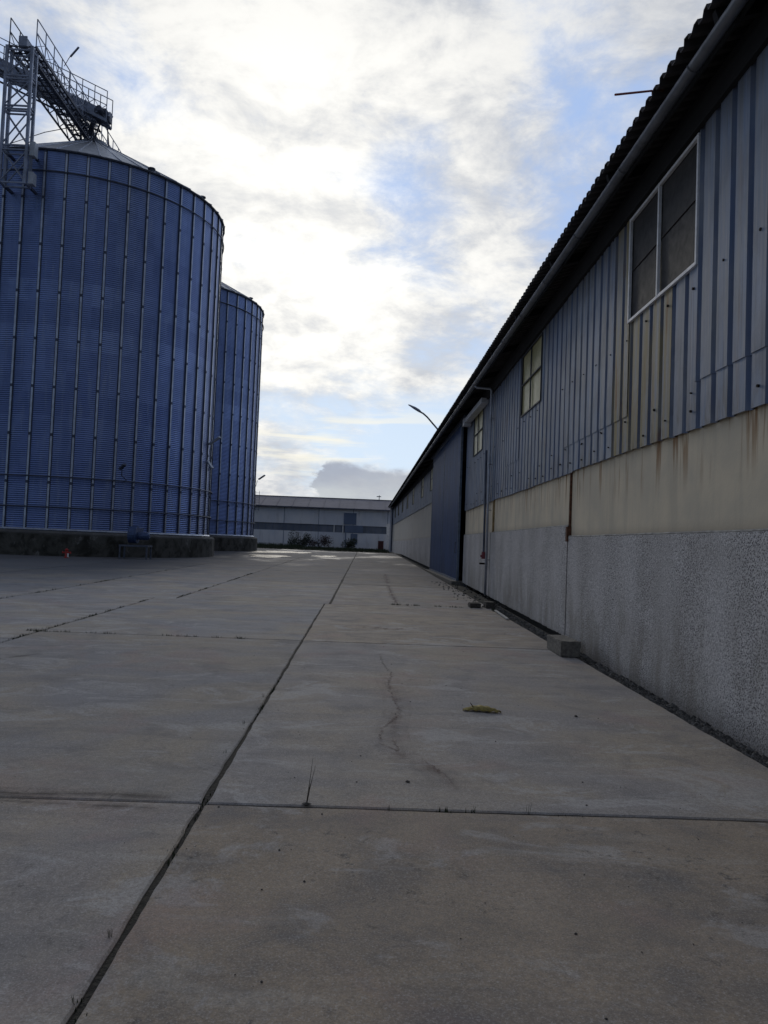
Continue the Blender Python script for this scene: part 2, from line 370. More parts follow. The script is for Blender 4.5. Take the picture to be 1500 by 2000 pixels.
def mat_door():
    m, t, b = newmat('blue_door_sheet'); p = t.pos(); x, y, z = t.sep(p)[:3]
    st = t.noise(t.comb(x, t.m('MULTIPLY', y, 5.0), t.m('MULTIPLY', z, .35)), 1.0, 5, .6); n = t.noise(p, .8, 4, .6)
    c = t.mix(t.ramp(st, .36, .64), (.014, .050, .150), (.028, .078, .21)); c = t.mix(t.ramp(n, .45, .65, 0, .4), c, (.02, .04, .085))
    c = t.mix(t.ramp(z, 1.0, .4, 0, .25), c, (.05, .08, .15))
    t.put(b.inputs['Base Color'], c); b.inputs['Roughness'].default_value = .5; b.inputs['Metallic'].default_value = .2; return m
M_DOOR = mat_door()
def mat_base():
    m, t, b = newmat('mouldy_foundation_concrete'); p = t.pos(); x, y, z = t.sep(p)[:3]
    n = t.noise(p, 1.1, 6, .68, .5); n2 = t.noise(t.comb(t.m('MULTIPLY', x, 2.0), t.m('MULTIPLY', y, 2.0), z), 1.0, 6, .7, .3)
    c = t.mix(t.ramp(n, .36, .62), (.022, .022, .017), (.095, .092, .082)); c = t.mix(t.ramp(n2, .56, .68, 0, .8), c, (.24, .23, .22))
    c = t.mix(t.ramp(n2, .34, .46, .8, 0), c, (.012, .012, .010))
    c = t.mix(t.ramp(z, 1.32, 1.42, 0, .45), c, (.16, .155, .155))
    t.put(b.inputs['Base Color'], c); b.inputs['Roughness'].default_value = .95; bump(t, b, n2, .6, .05); return m
M_BASE = mat_base()
def mat_far(name, c1, c2, yw):
    m, t, b = newmat(name); p = t.pos(); x, y, z = t.sep(p)[:3]
    n = t.noise(p, .25, 5, .6, .4); st = t.noise(t.comb(t.m('MULTIPLY', x, yw), y, t.m('MULTIPLY', z, .25)), 1.0, 5, .65)
    c = t.mix(t.ramp(n, .38, .62), c1, c2); c = t.mix(t.ramp(st, .5, .7, 0, .5), c, tuple(v*.62 for v in c1))
    t.put(b.inputs['Base Color'], c); b.inputs['Roughness'].default_value = .85; return m
M_FWALL = mat_far('far_wall_panel', (.78, .77, .79), (.66, .68, .74), 1.1)
M_FROOF = mat_far('far_roof_sheet', (.22, .205, .225), (.18, .17, .195), 2.2)
M_FWIN = mat_far('far_window_band', (.15, .17, .21), (.20, .22, .27), 1.5)
M_FHATCH = mat_far('far_blue_hatch', (.13, .17, .26), (.16, .20, .29), 1.5)
def mat_stone():
    m, t, b = newmat('gravel_stone'); tone = t.attr('tone'); p = t.pos()
    c = t.mix(tone, (.045, .042, .038), (.21, .20, .185)); t.put(b.inputs['Base Color'], c); b.inputs['Roughness'].default_value = .95
    bump(t, b, t.noise(p, 60, 3, .6), .5, .006); return m
M_STONE = mat_stone()
def mat_water():
    m, t, b = newmat('shallow_puddle_water'); p = t.pos(); n = t.noise(p, 2.5, 3, .5)
    t.put(b.inputs['Base Color'], t.mix(t.ramp(n, .4, .6), (.05, .05, .05), (.07, .068, .065)))
    t.put(b.inputs['Roughness'], t.m('MULTIPLY_ADD', t.noise(p, 1.2, 4, .6), .5, .30)); b.inputs['Specular IOR Level'].default_value = .3; b.inputs['IOR'].default_value = 1.33; bump(t, b, t.noise(p, 6, 4, .6), .35, .012); return m
M_WATER = mat_water()
def mat_stain(name, c, lo=.45, hi=.6, scale=9.0, maxa=.75):
    """dirt / hairline stain: alpha from noise and from the strip's own edge fade ('tone')"""
    m, t, b = newmat(name); p = t.pos(); tone = t.attr('tone')
    a = t.m('MULTIPLY', t.ramp(t.noise(p, scale, 5, .7, .6), lo, hi, 0, maxa), tone)
    b.inputs['Base Color'].default_value = (*c, 1); b.inputs['Roughness'].default_value = .9; t.put(b.inputs['Alpha'], a); return m
M_CRACK = mat_stain('crack_dirt', (.105, .060, .050), .38, .60, 14.0, .7)
M_STAIN = mat_stain('reddish_stain', (.17, .105, .09), .35, .7, 5.0, .45)

# ------------------------------------------------------------------ ground
RISE = .008
def gz(y): return RISE*y if y < 77 else max(.50, .616-.012*(y-77))
g = MB()
xs = [-2500, -300, -60, -27, -8, 0, 2.7, 2.94, 3.6, 12, 60, 300, 2500]
ys = [-2000, -200, -20, -6, 0, 10, 20, 40, 60, 76, 78, 82, 90, 110, 160, 400, 3000]
for i, x in enumerate(xs):
    for y in ys: g.v.append((x, y, gz(y)-(.013 if -27 < x < 2.8 and y < 77 else .28 if 2.8 < x < 4 and y < 77 else .03)))
for i in range(len(xs)-1):
    for j in range(len(ys)-1):
        a = i*len(ys)+j; g.face((a, a+len(ys), a+len(ys)+1, a+1))
struct(g.build('ground', M_SOIL), 'dark bare soil around the concrete yard')

def slab(mb, x0, x1, y0, y1, gx0, gx1, gy0, gy1, tone, dz=0.0):
    """one cast slab with slightly ragged edges and a small arris"""
    near = y0 < 20
    def side(a, b, jit):
        n = max(2, int((Vector(b)-Vector(a)).length/(.07 if near else .5)))
        out = []; off = 0
        for i in range(n):
            f = i/n; off = off*.75+random.gauss(0, jit*.55)
            out.append((a[0]+(b[0]-a[0])*f, a[1]+(b[1]-a[1])*f, off))
        return out
    X0, X1, Y0, Y1 = x0+gx0/2, x1-gx1/2, y0+gy0/2, y1-gy1/2
    jl = .005 if near else .012
    pts = [(x, y+o) for x, y, o in side((X0, Y0), (X1, Y0), jl*.6)]
    pts += [(x+o, y) for x, y, o in side((X1, Y0), (X1, Y1), jl)]
    pts += [(x, y+o) for x, y, o in side((X1, Y1), (X0, Y1), jl*.6)]
    pts += [(x+o, y) for x, y, o in side((X0, Y1), (X0, Y0), jl)]
    cx, cy = (X0+X1)/2, (Y0+Y1)/2
    o = len(mb.v); n = len(pts); mb.t = tone
    for ins, zz in ((.010, 0.0), (0.0, -.008), (0.0, -.10)):
        for x, y in pts:
            mb.v.append((x-math.copysign(ins, x-cx), y-math.copysign(ins, y-cy), gz(min(y, 76.9))+zz+dz))
    mb.face([o+i for i in range(n)])
    for k in range(2):
        for i in range(n): j = (i+1) % n; mb.face((o+k*n+i, o+(k+1)*n+i, o+(k+1)*n+j, o+k*n+j))
yd = MB()
JY = [-4, 4.5, 11.4, 17.6, 25.0, 32.4, 39.5, 46.5, 53.5, 60.5, 68, 76]
for i in range(len(JY)-1):
    y0, y1 = JY[i], JY[i+1]; far = i >= 3
    xm = -.86 if not far else -.74; xl = -4.65 if not far else -4.2
    gap = .026 if not far else .05
    gy = .030 if i in (0, 1) else .014 if i in (1, 2) else .03
    g0 = .012 if i == 0 else (.030 if i == 1 else .034 if i < 4 else .05)
    if i == 3: xr0 = xm
    slab(yd, xm, 2.96, y0, y1, gap, 0, g0, .030 if i == 0 else .042 if i < 3 else .06, [1.0, .38, .82, .5][min(i, 3)] if i < 4 else random.uniform(.1, .6), random.uniform(-.002, .002))
    slab(yd, xl, xm, y0, y1, gap*.8, gap, .02, .03 if i < 3 else .06, [.5, .16, .07, .22][min(i, 3)] if i < 4 else random.uniform(0, .3), random.uniform(-.003, .003))
LY = [-4, 2.2, 10.6, 17.6, 22.8, 29.5, 36.5, 43.5, 50.5, 57.5, 64, 76]
for i in range(len(LY)-1):
    y0, y1 = LY[i], LY[i+1]
    xl = -4.65 if y0 < 17 else -4.2
    slab(yd, -7.35, xl-.004, y0, y1, .03, .02, .02, .02, random.uniform(0, .3), random.uniform(-.004, .004))
    slab(yd, -11.2, -7.35, y0+.2, y1+.2, .05, .05, .03, .03, random.uniform(0, .3), random.uniform(-.004, .004))
    slab(yd, -15.2, -11.2, y0-.4, y1-.4, .05, .05, .03, .03, random.uniform(0, .3))
    slab(yd, -26.5, -15.2, y0-.4, y1-.4, .05, .05, .03, .03, random.uniform(0, .3))
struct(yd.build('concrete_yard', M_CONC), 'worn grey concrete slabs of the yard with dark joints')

# hairline cracks and stains on the slabs
def ribbon(name, pts, wd, mat, kind='structure', jit=.02):
    mb = MB(); P = []
    for a, b in zip(pts[:-1], pts[1:]):
        n = max(2, int((Vector(b)-Vector(a)).length/.03))
        for i in range(n):
            f = i/n; P.append((a[0]+(b[0]-a[0])*f+random.gauss(0, jit), a[1]+(b[1]-a[1])*f+random.gauss(0, jit*.5)))
    for i in range(len(P)-1):
        (xa, ya), (xb, yb) = P[i], P[i+1]; dd = Vector((xb-xa, yb-ya)).normalized(); nx, ny = -dd.y, dd.x
        f = min(i, len(P)-i)/12
        for k, tn in ((-3, .25), (-1.2, .6), (-.4, 1), (.4, .6), (1.2, .25)):
            w0 = wd*k/3; w1 = wd*({-3: -1.2, -1.2: -.4, -.4: .4, .4: 1.2, 1.2: 3}[k])/3
            mb.t = tn*min(1, f)
            mb.quad(*[(px+nx*ww, py+ny*ww, gz(py)+.004) for px, py, ww in ((xa, ya, w0), (xb, yb, w0), (xb, yb, w1), (xa, ya, w1))])
    o = mb.build(name, mat); struct(o); return o
from_px = None
ribbon('crack', [(.25, 10.4), (.27, 9.6), (.36, 8.9), (.30, 8.2), (.33, 7.5), (.37, 6.9), (.20, 6.35), (.17, 5.9), (.30, 5.7), (.28, 6.1)], .014, M_CRACK, jit=.010)
ribbon('crack', [(.42, 5.65), (.52, 5.35), (.60, 5.15), (.62, 4.9)], .012, M_CRACK, jit=.010)
ribbon('stain', [(.25, 9.0), (.34, 8.0), (.36, 7.1), (.27, 6.3), (.30, 5.6), (.52, 5.3), (.66, 4.8)], .13, M_STAIN, jit=0.0)
ribbon('stain', [(-.1, 13.4), (.5, 13.2), (1.1, 13.5)], .22, M_STAIN, jit=.03)
M_PALE = mat_stain('pale_pinkish_mark', (.24, .18, .175), .35, .6, 4.0, .6)
ribbon('stain', [(.9, 33.0), (.84, 28.5), (.80, 26.0)], .12, M_PALE, jit=.02)
ribbon('stain', [(.80, 25.2), (.78, 22), (.8, 18.2)], .10, M_PALE, jit=.02)

M_DAMP = mat_stain('damp_brown_stain', (.085, .072, .060), .34, .62, 3.5, .6)
ribbon('stain', [(-2.6, 4.60), (-1.9, 4.56), (-1.4, 4.60), (-.93, 4.55)], .10, M_DAMP, jit=0.0)
ribbon('stain', [(-2.3, 4.44), (-1.2, 4.40), (-.93, 4.36)], .05, M_DAMP, jit=0.0)
ribbon('stain', [(-4.6, 8.75), (-4.1, 8.95), (-3.8, 9.45)], .09, M_DAMP, jit=0.0)
ribbon('stain', [(-4.5, 9.7), (-4.1, 9.9)], .06, M_DAMP, jit=0.0)
# puddles: thin water sheets lying on the slabs
def puddle(cx, cy, rx, ry, label):
    mb = MB(); n = 46; ph = [random.uniform(0, 6.3) for _ in range(5)]
    pts = []
    for i in range(n):
        a = 2*math.pi*i/n; r = 1+.22*math.sin(2*a+ph[0])+.16*math.sin(3*a+ph[1])+.10*math.sin(5*a+ph[2])+.06*math.sin(9*a+ph[3])
        x = cx+rx*r*math.cos(a); y = cy+ry*r*math.sin(a); pts.append((x, y, gz(y)+.008))
    mb.add(pts, [tuple(range(n))]); o = mb.build('puddle', M_WATER); struct(o, label)
puddle(-7.0, 64.5, 2.4, 3.4, 'long shallow puddle furthest back in the yard')
puddle(-6.4, 52.0, 1.5, 2.6, 'puddle beside the second silo base')
puddle(-2.9, 56.5, .9, 1.6, 'small puddle in the middle of the far yard')

# ------------------------------------------------------------------ warehouse
def wx(y):                                     # wall line measured from the photograph
    if y < 29.7: return 3.22+.0131*y
    if y < 41.5: return 3.609+(y-29.7)*.008
    return 3.85-.0035*y
WH = thing('warehouse', 'long low warehouse with ribbed zinc cladding over beige plaster and a grey roughcast plinth', 'warehouse', (3.4, 35, .2))
ZC1, ZC2 = 2.86, 4.0
Y_NEAR, Y_D0, Y_D1, Y_END = -3.0, 28.3, 41.5, 101.0
def wall_strip(name, mat, y0, y1, zb, zt, off=0.0, step=1.0, jb=0.0, thick=.16, jt=0.0):
    mb = MB(); n = max(1, int((y1-y0)/step)); yy = [y0+(y1-y0)*i/n for i in range(n+1)]
    o = len(mb.v)
    for y in yy:
        b = zb(y) if callable(zb) else zb
        b += random.uniform(-jb, jb); tt = zt+random.uniform(-jt, jt)
        x = wx(y)-off; mb.v += [(x, y, b), (x, y, tt), (x+thick, y, tt), (x+thick, y, b)]
    for i in range(n):
        a = o+4*i
        for k in range(4): mb.face((a+k, a+(k+1) % 4, a+4+(k+1) % 4, a+4+k))
    mb.face((o, o+1, o+2, o+3)); a = o+4*n; mb.face((a+3, a+2, a+1, a))
    return mb.build(name, mat, WH)
def zbase(y): return min(.035, -.12+.0135*max(0, y))-.02+ (.008*y if y > 12 else .0)
YJ = 12.95
wall_strip('plaster_wall', M_PLAST, Y_NEAR, Y_D0, 1.60, ZC1+.03, -.048)
wall_strip('plaster_wall', M_PLAST, Y_D1+.02, Y_END, 1.75, ZC2+.03, -.048)
JN = [Y_NEAR, 5.35-.0, YJ, 21.7, Y_D0]
wall_strip('plinth', M_ROUGH, Y_NEAR, YJ-.006, lambda y: -.20, 1.775, .0, .07, 0, .2, .004)
wall_strip('plinth', M_ROUGH, YJ+.012, 21.70, zbase, 1.965, .0, .1, .012, .2, .004)
wall_strip('plinth', M_ROUGH, 21.72, Y_D0, zbase, 1.965, .0, .1, .012, .2, .004)
wall_strip('plinth', M_ROUGH, Y_D1+.02, 60, lambda y: gz(y)-.05, 2.0, .0, .5, 0, .2)
wall_strip('plinth', M_ROUGH, 60.02, Y_END, lambda y: gz(y)-.05, 1.9, .0, .5, 0, .2)
# pale lip where the roughcast stops
for a, b, z in ((Y_NEAR, YJ-.01, 1.775), (YJ+.02, Y_D0, 1.965)):
    mb = MB(); yy = np.arange(a, b, .25).tolist()+[b]
    mb.tube([(wx(y)+.016, y, z+.008+random.uniform(-.003, .003)) for y in yy], .016, 6); mb.build('plinth_lip', M_WHITE if False else simple('lip_mortar%d' % int(a), (.42, .40, .36), .9), WH)

WIN = [(7.84, 9.99, 4.57, 5.92, 'dark'), (15.44, 17.53, 4.55, 5.92, 'yel'), (24.0, 26.2, 4.60, 5.92, 'yel')]
WIN2 = [(43.3, 45.3, 4.7, 6.0, 'yel'), (50.5, 52.4, 4.7, 6.0, 'yel'), (59.8, 61.7, 4.7, 6.0, 'yel'), (67.6, 69.5, 4.7, 6.0, 'yel'), (76, 78, 4.7, 6.0, 'yel'), (84.5, 86.5, 4.7, 6.0, 'yel'), (93, 95, 4.7, 6.0, 'yel')]
PER, WD = .355, .036
def prof(y):
    u = (y % PER)
    if u < .245: return 0.0
    if u < .270: return (u-.245)/.025*WD
    if u < .330: return WD
    return (1-(u-.330)/.025)*WD
ZT = 6.42
def cladding(y0, y1, zb, wins, splits, fasten=True):
    br = {y0, y1}
    k = math.floor(y0/PER)
    while k*PER < y1:
        for u in (0, .245, .270, .330, .355): br.add(min(max(k*PER+u, y0), y1))
        k += 1
    for w0 in wins: br.add(w0[0]); br.add(w0[1])
    br = sorted(br); br = [b for i, b in enumerate(br) if i == 0 or b-br[i-1] > 1e-4]
    mb = MB(); sheet = {}
    for a, b in zip(br[:-1], br[1:]):
        mid = (a+b)/2; sid = int(mid/1.065)
        if sid not in sheet:
            tn = random.uniform(.0, .62)
            if 7.9 < mid < 10.4: tn = random.uniform(.85, 1.0)
            elif 10.4 < mid < 12: tn = .3
            elif mid < 7.9: tn = random.choice((.05, .15, .3))
            sheet[sid] = (tn, random.uniform(0, .004), random.uniform(-.018, .012))
        tn, so_, zo = sheet[sid]; mb.t = tn; mb.vy = 1.0 if prof(mid) > .004 else 0.0
        zs = [(zb+zo, 6.12)]
        sp = [s for s in splits if s[0] <= mid <= s[1]]
        if sp: zs = [(zb+zo, sp[0][2]+.03, 0), (sp[0][2], 6.12, .010)]
        for seg in zs:
            lo, hi = seg[0], seg[1]; ex = seg[2] if len(seg) > 2 else 0
            parts = [(lo, hi)]
            for w0 in wins:
                if w0[0]-1e-3 <= mid <= w0[1]+1e-3:
                    parts = [(lo, w0[2]), (w0[3], hi)] if lo < w0[2] else [(w0[3], hi)]
            for (l, h) in parts:
                xa = wx(a)+prof(a)-so_-ex; xb = wx(b)+prof(b)-so_-ex
                mb.quad((xa, a, l), (xb, b, l), (xb, b, h), (xa, a, h))
                if ex or l == zb+zo:                     # folded lower edge gives the sheet its thickness
                    mb.quad((xa, a, l), (xa+.012, a, l), (xb+.012, b, l), (xb, b, l))
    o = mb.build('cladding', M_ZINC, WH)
    if fasten:
        fb = MB(); fb.cur = 0
        rows = [(zb+.16, .71), (zb+.40, .355*3), (4.36, .71), (5.97, .71)] if zb < 3 else [(zb+.2, 1.42), (5.2, 1.42)]
        for z, stp in rows:
            y = math.ceil(y0/PER)*PER+.11
            while y < min(y1, 62):
                if random.random() < .8:
                    zz = z+random.uniform(-.045, .045); r = random.uniform(.009, .016)
                    if not any(w0[0]-.03 < y < w0[1]+.03 and w0[2]-.03 < zz < w0[3]+.03 for w0 in wins):
                        x = wx(y)-.016; fb.tube([(x-.006, y, zz), (x+.014, y, zz)], r, 7)
                        if random.random() < .25: fb.tube([(x-.004, y+.035, zz+random.uniform(-.02, .02)), (x+.014, y+.035, zz)], r*.7, 6)
                y += stp
        f = fb.build('fasteners', M_BOLT, WH); f['kind'] = 'stuff'
    return o
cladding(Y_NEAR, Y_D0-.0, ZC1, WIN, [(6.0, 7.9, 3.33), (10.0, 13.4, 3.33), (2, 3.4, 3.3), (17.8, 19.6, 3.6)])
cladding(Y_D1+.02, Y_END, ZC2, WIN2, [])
# backing wall behind the sheets so that nothing shows through
wall_strip('inner_wall', M_DARKIN, Y_NEAR, Y_D0, 2.8, 6.42, -.055, 2, 0, .12)
wall_strip('inner_wall', M_DARKIN, Y_D1+.02, Y_END, 3.9, 6.42, -.055, 2, 0, .12)

def window(y0, y1, z0, z1, kind, near=False):
    fm = MB(); fw, dp = (.035, .05) if kind == 'dark' else (.028, .05)
    def xx(y, o): return wx(y)-o
    mat = M_FRAME if kind == 'dark' else M_DFRAME
    def hb(z, a=y0, b=y1): fm.bar((xx(a, .012), a, z), (xx(b, .012), b, z), fw, fw)
    def vb(y, a=z0, b=z1): fm.bar((xx(y, .014), y, a), (xx(y, .014), y, b), fw, fw)
    ym = y0+(y1-y0)*.52
    for z in (z0, z1): hb(z, y0-fw/2, y1+fw/2)
    for y in (y0, y1, ym): vb(y, z0-fw/2, z1+fw/2)
    if kind != 'dark': hb((z0+z1)/2+.02)
    f = fm.build('window', mat, WH)
    pm = MB(); o_ = -.012
    pm.add([(xx(y0, o_), y0, z0), (xx(y1, o_), y1, z0), (xx(y1, o_), y1, z1), (xx(y0, o_), y0, z1)], [(0, 1, 2, 3)])
    pm.build('pane', M_GLASS if kind == 'dark' else M_YPANE, f)
    if kind == 'dark':
        sm = MB(); sm.bar((xx(y0, -.006), y0, z0+.72), (xx(y1, -.006), y1, z0+.66), .008, .010); sm.build('glass_seam', M_BOLT, f)
    return f
for a in WIN: window(*a)
for a in WIN2: window(*a)

# joint strips and downpipes
mb = MB(); mb.box(wx(YJ)+.01, wx(YJ)+.07, YJ-.022, YJ+.022, 1.95, 2.87); mb.box(wx(YJ)-.03, wx(YJ)+.06, YJ-.04, YJ+.05, 1.70, 1.95)
mb.build('joint_cover', M_RUST, WH)
mb = MB(); mb.box(wx(21.5)+.0, wx(21.5)+.07, 21.40, 21.50, 1.95, 2.87); mb.build('joint_cover', simple('ochre_strip', (.33, .24, .12), .9), WH)
for ja, jb in ((YJ-.010, YJ+.014), (21.695, 21.725)):
    mb = MB(); mb.box(wx(ja)-.004, wx(ja)+.05, ja, jb, -.1, 1.96); mb.build('expansion_joint', M_BOLT, WH)
GX, GZ = 2.93, 6.17
mb = MB(); x = wx(21.8)-.09
mb.tube([(GX, 21.8, GZ-.06), (GX+.06, 21.8, GZ-.10), (x-.04, 21.8, GZ-.12), (x, 21.8, GZ-.18), (x, 21.8, 3.0), (x, 21.78, .22)], .036, 12)
for z in (5.2, 3.9, 2.6, 1.2): mb.tube([(x, 21.8, z-.025), (x, 21.8, z+.025)], .042, 12); mb.box(x, x+.10, 21.785, 21.815, z-.012, z+.012)
mb.build('downpipe', M_PIPE, WH, smooth=True)
mb = MB(); x2 = wx(21.3)-.10
mb.tube([(x2, 22.3, 4.35), (x2, 22.25, 3.0), (x2, 22.2, 1.42)], .032, 10); pp = mb.build('standpipe', M_DSTEEL, WH)
mb = MB(); mb.tube([(x2, 22.2, 1.42), (x2, 22.2, 1.22)], [.055, .062], 12); mb.tube([(x2-.09, 22.2, 1.30), (x2+.05, 22.2, 1.30)], .032, 10); mb.build('red_valve', M_MAROON, pp)
mb = MB(); mb.box(x2-.11, x2+.10, 22.13, 22.27, 1.06, 1.11); mb.build('bracket', M_BOLT, pp)
# far corner: dark downpipe, pale pier
mb = MB(); mb.tube([(3.33, 99.0, 6.1), (3.33, 99.0, .55)], .09, 8); mb.build('downpipe', M_DSTEEL, WH)
mb = MB(); mb.box(2.80, 4.2, 104.0, 104.6, .4, 4.2); mb.build('end_pier', M_WHITE, WH)
mb = MB(); mb.box(3.1, 14, 101.02, 101.3, .4, 6.4); mb.build('end_wall', M_FWALL, WH)

# sliding door
DX = 3.42
dm = MB(); per = .23; y = 28.75; leaf1 = 40.6
k = 0
zb0, zt0 = .30, 6.15
while y < leaf1:
    for (u0, u1, x0, x1) in ((0, .12, 0, 0), (.12, .145, 0, .028), (.145, .205, .028, .028), (.205, .23, .028, 0)):
        a, b = y+u0, min(y+u1, leaf1)
        if b > a: dm.quad((DX+x0, a, zb0), (DX+x1, b, zb0), (DX+x1, b, zt0), (DX+x0, a, zt0))
    y += per
dm.box(DX+.03, DX+.06, 28.75, leaf1, zb0, zt0)
door = dm.build('sliding_door', M_DOOR, WH)
fm = MB()
for yy in (28.72, 34.7, leaf1): fm.box(DX-.012, DX+.075, yy-.035, yy+.035, zb0-.01, zt0)
for zz in (zb0, zt0): fm.box(DX-.015, DX+.072, 28.70, leaf1+.03, zz-.04, zz+.04)
fm.build('door_frame', simple('door_edge_steel', (.20, .24, .31), .5, .3), door)
mb = MB(); mb.bar((DX-.05, 29.1, 1.3), (DX-.05, 29.1, 1.7), .03); mb.bar((DX-.05, 29.1, 1.3), (DX+.0, 29.1, 1.3), .02); mb.bar((DX-.05, 29.1, 1.7), (DX, 29.1, 1.7), .02); mb.build('handle', M_DSTEEL, door)
mb = MB(); mb.box(3.30, 3.52, 23.0, 27.0, 5.86, 6.02); mb.box(3.28, 3.54, 26.9, 27.3, 5.78, 6.04); mb.build('rail_cover', M_RAILBOX, WH, bevel=.01)
mb = MB(); mb.box(3.36, 3.50, 27.3, 41.6, 6.17, 6.25); mb.build('door_rail', M_DSTEEL, WH)
for jb in ((3.64, 3.74, Y_D0-.06, Y_D0+.02), (3.5, 3.9, Y_D1-.35, Y_D1)):
    mb = MB(); mb.box(*jb, .0, 6.4); mb.build('door_jamb', M_DSTEEL, WH)
# dark inside seen through the gap
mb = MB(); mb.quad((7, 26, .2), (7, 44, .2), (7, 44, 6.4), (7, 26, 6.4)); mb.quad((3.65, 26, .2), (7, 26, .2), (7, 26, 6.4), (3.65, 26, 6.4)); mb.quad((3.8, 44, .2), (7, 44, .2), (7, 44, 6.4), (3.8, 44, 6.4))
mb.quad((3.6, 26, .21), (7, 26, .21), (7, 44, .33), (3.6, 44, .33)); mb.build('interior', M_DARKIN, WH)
mb = MB(); mb.box(3.2, 3.7, 28.4, 41.2, .10, .27, .01); mb.build('threshold', M_BLOCK, WH)

# roof: trapezoid fibre-cement sheets, one corrugated sheet with thickness
rm = MB(); TX, TZ = 2.78, 6.28; SL = math.tan(R_(17)); P2 = .20; AMP = .06
ye = 102.0; y = Y_NEAR; rows = []
ZR = lambda x: TZ+(x-TX)*SL
while y < ye:
    off = 0.0 if int((y+3)/1.2) % 2 else 0.012
    for u, h in ((0, 0), (.075, 0), (.10, AMP), (.175, AMP)): rows.append((y+u, h+off*.3))
    y += P2
XS = [TX, 6.0, 9.5]
for (yy, h) in rows:
    j = random.uniform(-.006, .006)
    for t_ in (0, -.012):
        for i, x in enumerate(XS): rm.v.append((x+(j if i == 0 else 0), yy, ZR(x)+h+t_))
for i in range(len(rows)-1):
    a = i*6; b = a+6
    for k in (0, 1):
        rm.face((a+k, b+k, b+k+1, a+k+1)); rm.face((a+3+k, a+4+k, b+4+k, b+3+k))
    rm.face((a, a+3, b+3, b))
rm.quad((9.5, Y_NEAR, ZR(9.5)), (16, Y_NEAR, ZR(9.5)-2.2), (16, ye, ZR(9.5)-2.2), (9.5, ye, ZR(9.5)))
rm.build('roof', M_ROOF, WH)
mb = MB()
for yy in np.arange(Y_NEAR+.5, 100, 3.0): mb.bar((2.86, yy, ZR(2.86)-.09), (4.2, yy, ZR(4.2)-.09), .07, .12)
mb.bar((3.02, Y_NEAR, ZR(3.02)-.05), (3.02, 101, ZR(3.02)-.05), .06, .06); mb.box(3.06, 3.08, Y_NEAR, 101, 6.20, ZR(3.07)-.02)
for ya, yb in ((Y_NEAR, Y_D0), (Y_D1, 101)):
    mb.bar((wx(ya)-.03, ya, 6.13), (wx(yb)-.03, yb, 6.13), .06, .32)  # dark band added along the wall top, stands in for eaves shade
mb.build('eaves_framing_shade_band', M_DARKIN, WH)
# half-round gutter
gm = MB(); n = 9; gy = [Y_NEAR]+[v for y in np.arange(0, 101, 4.0) for v in (y, )]+[101.0]; o = 0
rg = .062
for yy in gy:
    sag = -.004*math.sin(yy*1.3)
    for rr in (rg, rg-.006):
        for k in range(n): a = math.pi+math.pi*k/(n-1); gm.v.append((GX+rr*math.cos(a), yy, GZ+rr*math.sin(a)+sag))
for i in range(len(gy)-1):
    a = i*2*n; b = a+2*n
    for k in range(n-1): gm.face((a+k, b+k, b+k+1, a+k+1)); gm.face((a+n+k, a+n+k+1, b+n+k+1, b+n+k))
    gm.face((a, a+n, b+n, b)); gm.face((a+n-1, b+n-1, b+2*n-1, a+2*n-1))
gut = gm.build('gutter', M_GUTTER, WH, smooth=True)
for yy in np.arange(1.1, 100, 2.0):
    if yy < 2:
        gb = MB()
        pts = [(GX+(rg+.006)*math.cos(a), yy, GZ+(rg+.006)*math.sin(a)) for a in np.linspace(math.pi, 2*math.pi, 8)]
        gb.tube(pts, .006, 5); gb.bar(pts[-1], (GX+.12, yy, GZ+.10), .02, .006)
        gb0 = gb.build('gutter_bracket', M_GUTTER, gut)
    else:
        gc = gb0.copy(); COL.objects.link(gc); gc.parent = gut; gc.location.y = yy-1.1

# things on the eaves
o = thing('steel_rod', 'thin reddish steel rod sticking out over the roof edge', 'steel rod', (2.8, 7.8, 6.33))
mb = MB(); mb.tube([(3.0, 8.0, 6.44), (2.78, 7.81, 6.345), (2.26, 7.34, 6.0)], .011, 8); mb.build('rod', simple('red_rust_rod', (.40, .07, .06), .7, .0), o)
mb = MB(); mb.box(2.80, 2.90, 7.78, 7.86, 6.33, 6.36); mb.build('clamp', M_RUST, o)
o = thing('street_lamp', 'curved dark street lamp arm rising above the warehouse eaves', 'street lamp', (3.05, 33, 6.4))
mb = MB(); mb.tube([(3.05, 33, 6.40), (2.90, 33, 6.52), (2.66, 33, 6.78), (2.44, 33, 7.02), (2.27, 33, 7.16), (2.12, 33, 7.24)], .035, 8); mb.build('arm', M_DSTEEL, o, smooth=True)
mb = MB(); mb.tube([(2.16, 33, 7.22), (2.06, 33, 7.29), (1.90, 33, 7.38), (1.66, 33, 7.50), (1.60, 33, 7.52)], [.04, .062, .062, .03, .012], 8); mb.build('lamp_head', M_GALV, o, smooth=True)

